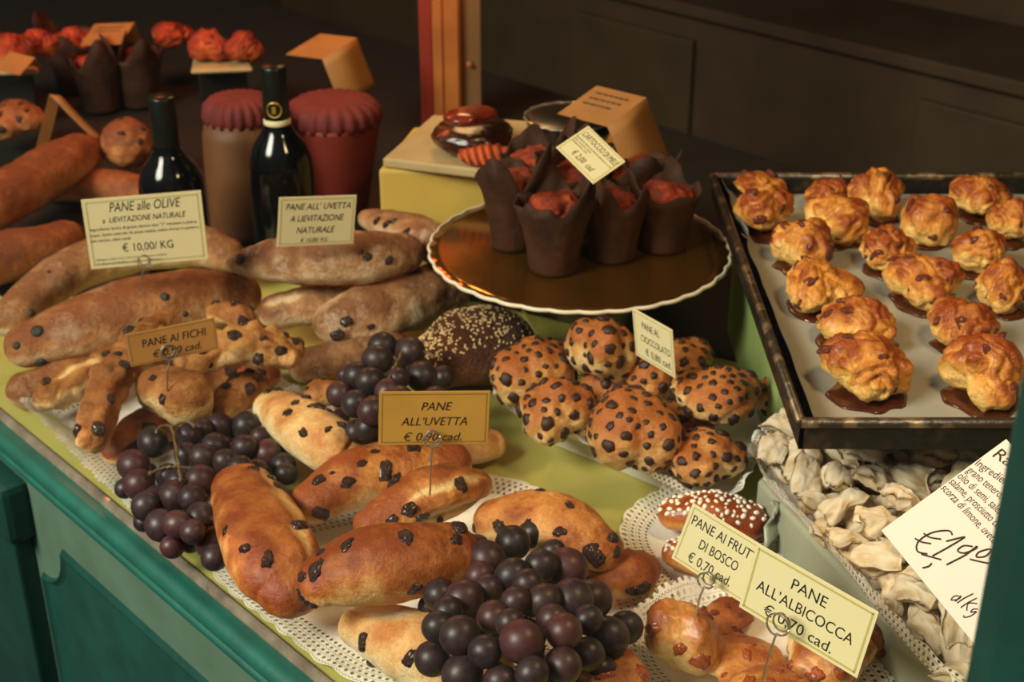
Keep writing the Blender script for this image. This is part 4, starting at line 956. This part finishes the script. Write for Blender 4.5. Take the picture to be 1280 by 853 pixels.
# hand written white card
root, MX, w, h = sign('large white hand-lettered card priced 19 euro on the fried pastries', (1258, 549), (1258+150, 549+172), (1102, 663), (1190, 705, .138),
     [('Ravioli', .03, .15, .31, .085, .3, 18), ('Ingredienti: farina', .01, .275, .40, .058, .3, 18), ('grano tenero, acqua', .01, .345, .36, .058, .3, 12), ('olio di semi, sale, uova', .01, .415, .40, .058, .3, 9), ('salame, prosciutto cotto', .005, .48, .42, .058, .3, 7), ('scorza di limone, uvetta', .005, .545, .43, .058, .3, 4)], m='card_white', border=None, ink='ink_brown', lean=-70, dpt=depth(at(1190, 705, .138)))
def euro(x, y): a_ = .15+(x-.11)*.64; return a_, .80+(y-.72)*.98-(a_-.214)*.62
def kilo(x, y): a_ = .52+(x-.57)*.5; return a_, .90+(y-.89)*.85-(a_-.525)*.25
def pen(strokes, r, fm):
    mb = MB()
    for s in strokes:
        P = [V(((x-.5)*w, (.5-y)*h, .0002)) for x, y in (fm(*q) for q in s)]; Q_ = [crom(P, i/(5*len(P))) for i in range(5*len(P)+1)] if len(P) > 2 else P
        mb.add([V((v.x, v.y, .0002+(v.z-.0002)*.2)) for v in sweep(Q_, r, 6)[0]], sweep(Q_, r, 6)[1])
    k = mb.build('lettering', M['ink_brown'], root); k.matrix_local = MX
pen([[(.27, .62), (.22, .60), (.15, .66), (.14, .76), (.20, .83), (.27, .82)], [(.11, .69), (.17, .70), (.24, .68)], [(.10, .75), (.16, .755), (.22, .74)],
     [(.28, .68), (.34, .60), (.345, .62), (.33, .72), (.31, .82)], [(.24, .84), (.31, .83), (.38, .82)], [(.355, .87), (.36, .90), (.34, .93)],
     [(.45, .64), (.40, .66), (.40, .71), (.45, .71), (.48, .65), (.47, .63), (.47, .72), (.44, .84)],
     [(.55, .61), (.52, .66), (.54, .70), (.58, .67), (.57, .61), (.55, .61)], [(.64, .59), (.61, .64), (.63, .68), (.67, .65), (.66, .59), (.64, .59)], [(.52, .735), (.60, .72), (.68, .70)],
     ], .0006, euro)
pen([[(.60, .88), (.57, .90), (.58, .94), (.62, .90), (.61, .87), (.62, .93)], [(.67, .80), (.65, .87), (.645, .93)], [(.73, .81), (.71, .88), (.705, .94)], [(.78, .84), (.72, .88), (.77, .93)], [(.83, .87), (.80, .89), (.81, .92), (.84, .89), (.84, .94), (.81, .98), (.79, .97)]], .0004, kilo)
# ------------------------------------------------------------------ dark cakes, apple muffins, tent card behind
def tent_card(label, TL, TR, BL, dpt, lean, legd, m='card_kraft', rows=3, hang='top'):
    c, E, D = card_pose(TL, TR, BL, dpt, lean); w, h = E.length, D.length; ex, ey = E.normalized(), -D.normalized(); ez = ex.cross(ey)
    root = empty('tent_card', c-V((0, 0, 0))); tag(root, label, 'card')
    MX = Matrix(((ex.x, ey.x, ez.x, 0), (ex.y, ey.y, ez.y, 0), (ex.z, ey.z, ez.z, 0), (0, 0, 0, 1)))
    k = MB().box((-w/2, -h/2, -.0006), (w/2, h/2, 0)).build('front_panel', M[m], root); k.matrix_local = MX
    if rows:
        b_ = MB()
        for i in range(rows): 
            y = h*(.30-.17*i); x = -w*.36
            rr_ = random.Random(i)
            while x < w*(.30-.08*i):
                l = rr_.uniform(.05, .13)*w; b_.box((x, y-h*.025, .0001), (x+l, y+h*.03, .0002)); x += l+w*.02
        k = b_.build('printed_lines', M['ink_brown'], root); k.matrix_local = MX
    # back panel hangs from the top edge down
    A, Bq = (-E/2-D/2, E/2-D/2) if hang == 'top' else (E/2-D/2, E/2+D/2)
    dn = (V((1, 0, 0))*legd[0]+V((0, -ST, -CT))*legd[1]+V((0, CT, -ST))*legd[2])*(dpt/F)
    vs = []
    for i in range(7):
        s = i/6
        for p in (A, Bq): vs.append(p+dn*s+V((0, .012*s*s, -.0)))
    k = build('back_panel', vs, [(2*i, 2*i+1, 2*i+3, 2*i+2) for i in range(6)], M[m], root); k.modifiers.new('thick', 'SOLIDIFY').thickness = .0006
    return root
tent_card('kraft tent card standing behind the muffins and the dark wrapped cake', (746, 107), (808, 122), (697, 142), 1.52, -50, (36, 86, 20), rows=3, hang='right')
# side leg of that card
def cup_mesh(h, r0, r1, seed, pts=4):
    rnd = random.Random(seed); na = 64; prof = [(.001, 0), (r0, 0), (r0*1.04, .004)]+[(r0+(r1-r0)*(s**1.25), .004+(h-.004)*s) for s in (.2, .4, .6, .8, 1)]
    ph = rnd.uniform(0, 6)
    def mod(r, z, a):
        s = max(0, (z/h-.45)/.55); aa = a+.35*math.sin(a+seed); pk = abs(math.cos(aa*pts/2+ph))**1.6*(.55+.45*math.sin(a*1.0+seed*2.3))
        f = 1+.035*math.sin(a*9+seed+z*60)*(z/h)+.06*noise.noise(V((math.cos(a)*2, math.sin(a)*2, z*30+seed)))*(z/h)
        return (r*f*(1+.22*s*s*pk-.05*s*abs(math.sin(a*5+seed))), z+s*s*h*(.56*pk-.10+.10*noise.noise(V((math.cos(a)*3, math.sin(a)*3, seed)))))
    inn = [(r*.965, z) for r, z in reversed(prof[2:])]+[(.001, .005)]
    return lathe(prof+inn, na, mod)
def muffin(base, h, r0, r1, seed, label, group, topm, tilt=0, name='paper_cup_muffin', cm='cup'):
    root = empty(name, base, (tilt*.5, tilt, seed)); tag(root, label, 'muffin', group)
    vs, fs = cup_mesh(h, r0, r1, seed); build('paper_cup', vs, fs, M[cm], root)
    rnd = random.Random(seed); v0, f0 = ico(4); off = V((seed*3.3, 1, seed)); vs, bk = [], []
    for d in v0:
        r = 1+.22*noise.fractal(d*1.8+off, 1, 2, 4)+.12*abs(noise.noise(d*4+off)); vs.append(V((d.x*r*r1*.70, d.y*r*r1*.70, d.z*r*r1*.52+h*.76))); bk.append(.2+.7*sstep(-.2, .9, d.z)+.6*noise.noise(d*3+off))
    build('muffin_top', vs, f0, topm, root, (0, 0, 0), True, None, bk); return root
G = 'apple muffins in brown paper cups'; mz = GZ+.0012
ms = [('front muffin in the middle of the gold board', 692, 335, .076, .024, .040), ('left muffin with tall pointed paper', 642, 306, .080, .022, .038), ('muffin right of the front one with torn paper', 765, 320, .068, .023, .036), ('right muffin in the dark', 828, 308, .066, .024, .037),
      ('muffin in the second row behind the front one', 715, 285, .068, .024, .038), ('back left muffin with red toasted top', 668, 268, .072, .024, .038), ('muffin behind the apple sign at right', 795, 275, .062, .024, .040), ('muffin at the back of the board under the sign', 745, 258, .062, .024, .038)]
for i, (lb, x, y, h_, r0, r1) in enumerate(ms):
    muffin(at(x, y, mz), h_, r0, r1, i+1, lb, G, B['red_crumb'], 0)
# dark cakes
DZ = .162
o = blob('chocolate_cake', 590, 168, 52, 27, DZ, M['dark_cake'], 201, lobes=0, amp=.06); tag(o, 'low dark chocolate cake on the tan board before the post', 'cake', 'dark cakes')
k = blob('glaze_slice', 588, 146, 34, 14, DZ+.045, M['glaze'], 202, lobes=2, amp=.08, sub=4); tag(k, 'shiny red brown glazed cake resting on the dark cake', 'cake', 'dark cakes')
# ridged pastry: ribs as one body
vs0, f0 = ico(5); c, rh, rv = blob_dims(606, 192, 34, 17, DZ); vs = []; bk = []
for d in vs0:
    r = 1+.10*math.sin(d.x*22+d.z*4)*sstep(-.3, .3, d.z); vs.append(V((d.x*r*rh, d.y*r*rh*.8, max(d.z*r*rv, -rv*.8)))); bk.append(.5+.5*math.sin(d.x*22+d.z*4))
zm = min(v.z for v in vs); o = build('ridged_pastry', [v-V((0, 0, zm)) for v in vs], f0, B['red_crumb'], None, (c.x, c.y, DZ), True, None, bk); tag(o, 'small orange ridged pastry at the front of the tan board', 'pastry')
# dark wrapped cake with pale rim behind muffins
p = at(712, 182, DZ); r_ = empty('wrapped_cake', p); tag(r_, 'black wrapped cake with a pale rim under the kraft card', 'cake')
vs, fs = lathe([(.001, 0), (.040, 0), (.050, .03), (.051, .034), (.046, .036), (.02, .038), (.001, .038)], 48); build('wrap', vs, fs, M['dark_wrap'], r_)
vs, fs = lathe([(.049, .032), (.053, .034), (.052, .036), (.049, .032)], 64, lambda r, z, a: (r*(1+.02*math.sin(a*18)), z), False); build('pale_rim', vs, fs, M['silver'], r_)

# ------------------------------------------------------------------ dim display at the far left
def bottle(x, y, label, neck, emb=True):
    p = at(x, y, 0); root = empty('wine_bottle', p); tag(root, label, 'bottle', 'dark wine bottles')
    R_ = .0375; sc = neck/.30
    vs, fs = lathe([(.001, .004), (R_*.9, 0), (R_, .006), (R_, .155*sc), (R_*.97, .170*sc), (R_*.80, .190*sc), (R_*.55, .205*sc), (.0155, .218*sc), (.0140, .235*sc), (.0138, .24*sc)], 48); build('bottle_body', vs, fs, M['bottle'], root)
    vs, fs = lathe([(.0146, .222*sc), (.0150, .226*sc), (.0150, .296*sc), (.0142, .300*sc), (.001, .300*sc)], 32); build('neck_capsule', vs, fs, M['foil'], root)
    if emb:
        vs, fs = lathe([(.0151, .2185*sc), (.0156, .220*sc), (.0156, .2255*sc), (.0150, .227*sc)], 32); build('neck_ring', vs, fs, M['card'], root)
        P = [V((.0155*math.sin(.55*math.cos(a)), -.0157*math.cos(.55*math.cos(a)), .243*sc+.0085*math.sin(a))) for a in [2*pi*i/24 for i in range(25)]]; mb = MB(); mb.add(*sweep(P, .0009, 6))
        mb.box((-.0022, -.0166, .238*sc), (.0022, -.0150, .248*sc), None, .0006); mb.build('gold_emblem', M['goldprint'], root)
    return root
bottle(361, 338, 'black wine bottle with gold neck emblem behind the white sign', .252)
bottle(228, 350, 'dark bottle in shadow beside the kraft wrapped cake', .225, False)
def wrapped(x, y, prof, m, topm, label, na=64, four=0, seed=0, rib=22):
    p = at(x, y, 0); root = empty('wrapped_cake', p); tag(root, label, 'cake')
    def mod(r, z, a):
        q = 1+four*(abs(math.cos(a))**6+abs(math.sin(a))**6-.6); return (r*q*(1+.01*math.sin(a*7+z*40)), z)
    vs, fs = lathe(prof, na, mod); build('paper_wrap', vs, fs, m, root, (0, 0, 0))
    R_, z = prof[-2]
    vs, fs = lathe([(R_*1.0, z-.004), (R_*1.05, z+.004), (R_*1.0, z+.018), (R_*.8, z+.026), (R_*.3, z+.028), (.001, z+.028)], 96, lambda r, zz, a: (r*(1+.05*math.sin(a*rib)), zz)); build('ruffled_top', vs, fs, topm, root)
    return root
wrapped(312, 288, [(.001, 0), (.045, 0), (.048, .01), (.048, .10), (.047, .13), (.042, .15), (.001, .15)], M['kraft'], M['redcloth'], 'tall kraft paper wrapped cake with red ruffled top, left of the bottle')
wrapped(424, 262, [(.001, 0), (.036, 0), (.040, .02), (.048, .07), (.058, .12), (.058, .125), (.001, .125)], M['redbox'], M['redcloth'], 'red flared cake box in the red light, right of the bottle', four=.10)
tent_card('folded kraft card standing on the red flared box', (400, 42), (446, 47), (357, 68), 2.0, -36, (22, 62, 12), rows=0, hang='right')
p = at(420, 222, .02); o = MB(); o.add([p+V(v) for v in ((-.03, 0, 0), (.005, -.005, 0), (.006, .0, .035), (-.028, .01, .004), (.004, .012, .03), (.004, .012, 0))], [(0, 1, 2, 3), (2, 1, 5, 4), (3, 2, 4), (0, 3, 4, 5), (0, 5, 1)])
o = o.build('glass_wedge', M['redglass'], None, p); tag(o, 'glowing orange glass wedge between bottle and yellow box', 'ornament')
o.location.z = .0; 
bread('long_loaf', 'long loaf in red light at the far left edge', 'bread', None, spine=[(-40, 270, 40), (20, 240, 38), (70, 210, 36), (100, 192, 28)], base=.03, m=B['back'], seed=301, amp=.06, ns=36, na=28)
bread('long_loaf', 'reddish loaf behind the olive bread sign', 'bread', None, spine=[(70, 235, 22), (130, 235, 26), (180, 240, 24)], base=.0, m=B['back'], seed=302, amp=.06, ns=36, na=28)
bread('long_loaf', 'dim loaf low at the left edge behind the pale olive loaf', 'bread', None, spine=[(-20, 330, 40), (40, 315, 36), (80, 300, 28)], base=.0, m=B['back'], seed=303, amp=.06, ns=36, na=28)
o = blob('round_bun', 157, 178, 33, 33, .03, B['back'], 304, amp=.07); tag(o, 'round bun in red light left of the dark bottle', 'bun'); stud(o, 'raisin', 8, .010, 9, RA, 1.8, -.3, .2)
o = blob('round_bun', 20, 150, 36, 26, .02, B['back'], 305, lobes=2, amp=.07); tag(o, 'knobbly bun in shadow at the left edge under the card', 'bun'); stud(o, 'raisin', 12, .010, 10, RA, 1.6, -.3, .2)
tent_card('upright folded kraft card before the dim buns at left', (62, 118), (76, 120), (44, 190), 1.92, 30, (50, 60, 20), rows=0)
G = 'dark paper cup muffins at the back'
for i, (x, y, lb) in enumerate(((128, 136, 'dark muffin under the orange card, back left'), (176, 130, 'dark muffin with red top, right of the orange card'), (95, 112, 'dark muffin left of the orange card in the back row'))):
    muffin(at(x, y, .0), .088, .028, .045, i+21, lb, G, B['red_crumb'])
tent_card('orange lit card lying over the back row muffins', (118, 30), (168, 28), (100, 57), 2.25, -31, (6, 30, 30), rows=2)
for q, q2, w1, w2 in (((( -60, 90), (48, 86), (40, 58), (-50, 58)), ((-58, 87), (40, 84), (34, 62), (-48, 62)), 'at the far left edge', 'left'), (((238, 86), (316, 83), (304, 58), (244, 58)), ((246, 83), (308, 81), (298, 62), (250, 62)), 'above the kraft wrapped cake', 'right')):
    box_thing('back_board', P4(.10, *q), .0905, .0975, M['board'], 'brown board of red lit pastries '+w1, 'board')
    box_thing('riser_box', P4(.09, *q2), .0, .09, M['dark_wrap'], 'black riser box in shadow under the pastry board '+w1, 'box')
for i, (x, y, hw, hh, lb) in enumerate(((15, 62, 28, 22, 'pastry at the far left end of the back board'), (48, 55, 24, 20, 'red lit pastry second on the back board'), (92, 50, 22, 18, 'red lit pastry behind the orange card'), (215, 44, 26, 18, 'domed pastry in the middle of the back board'), (262, 56, 26, 22, 'folded pastry right of the domed one at the back'), (305, 58, 24, 22, 'pastry at the right end of the back board'))):
    o = blob('red_pastry', x, y, hw, hh, .098 if x < 60 or x > 235 else .06, B['red_crumb'], 310+i, lobes=3, amp=.09, folds=2, fang=i); tag(o, lb, 'pastry', 'red lit pastries on the back board')
tent_card('small pale card lying at the left end of the back board', (12, 64), (44, 72), (-8, 86), 2.08, -20, (4, 14, 16), rows=0)
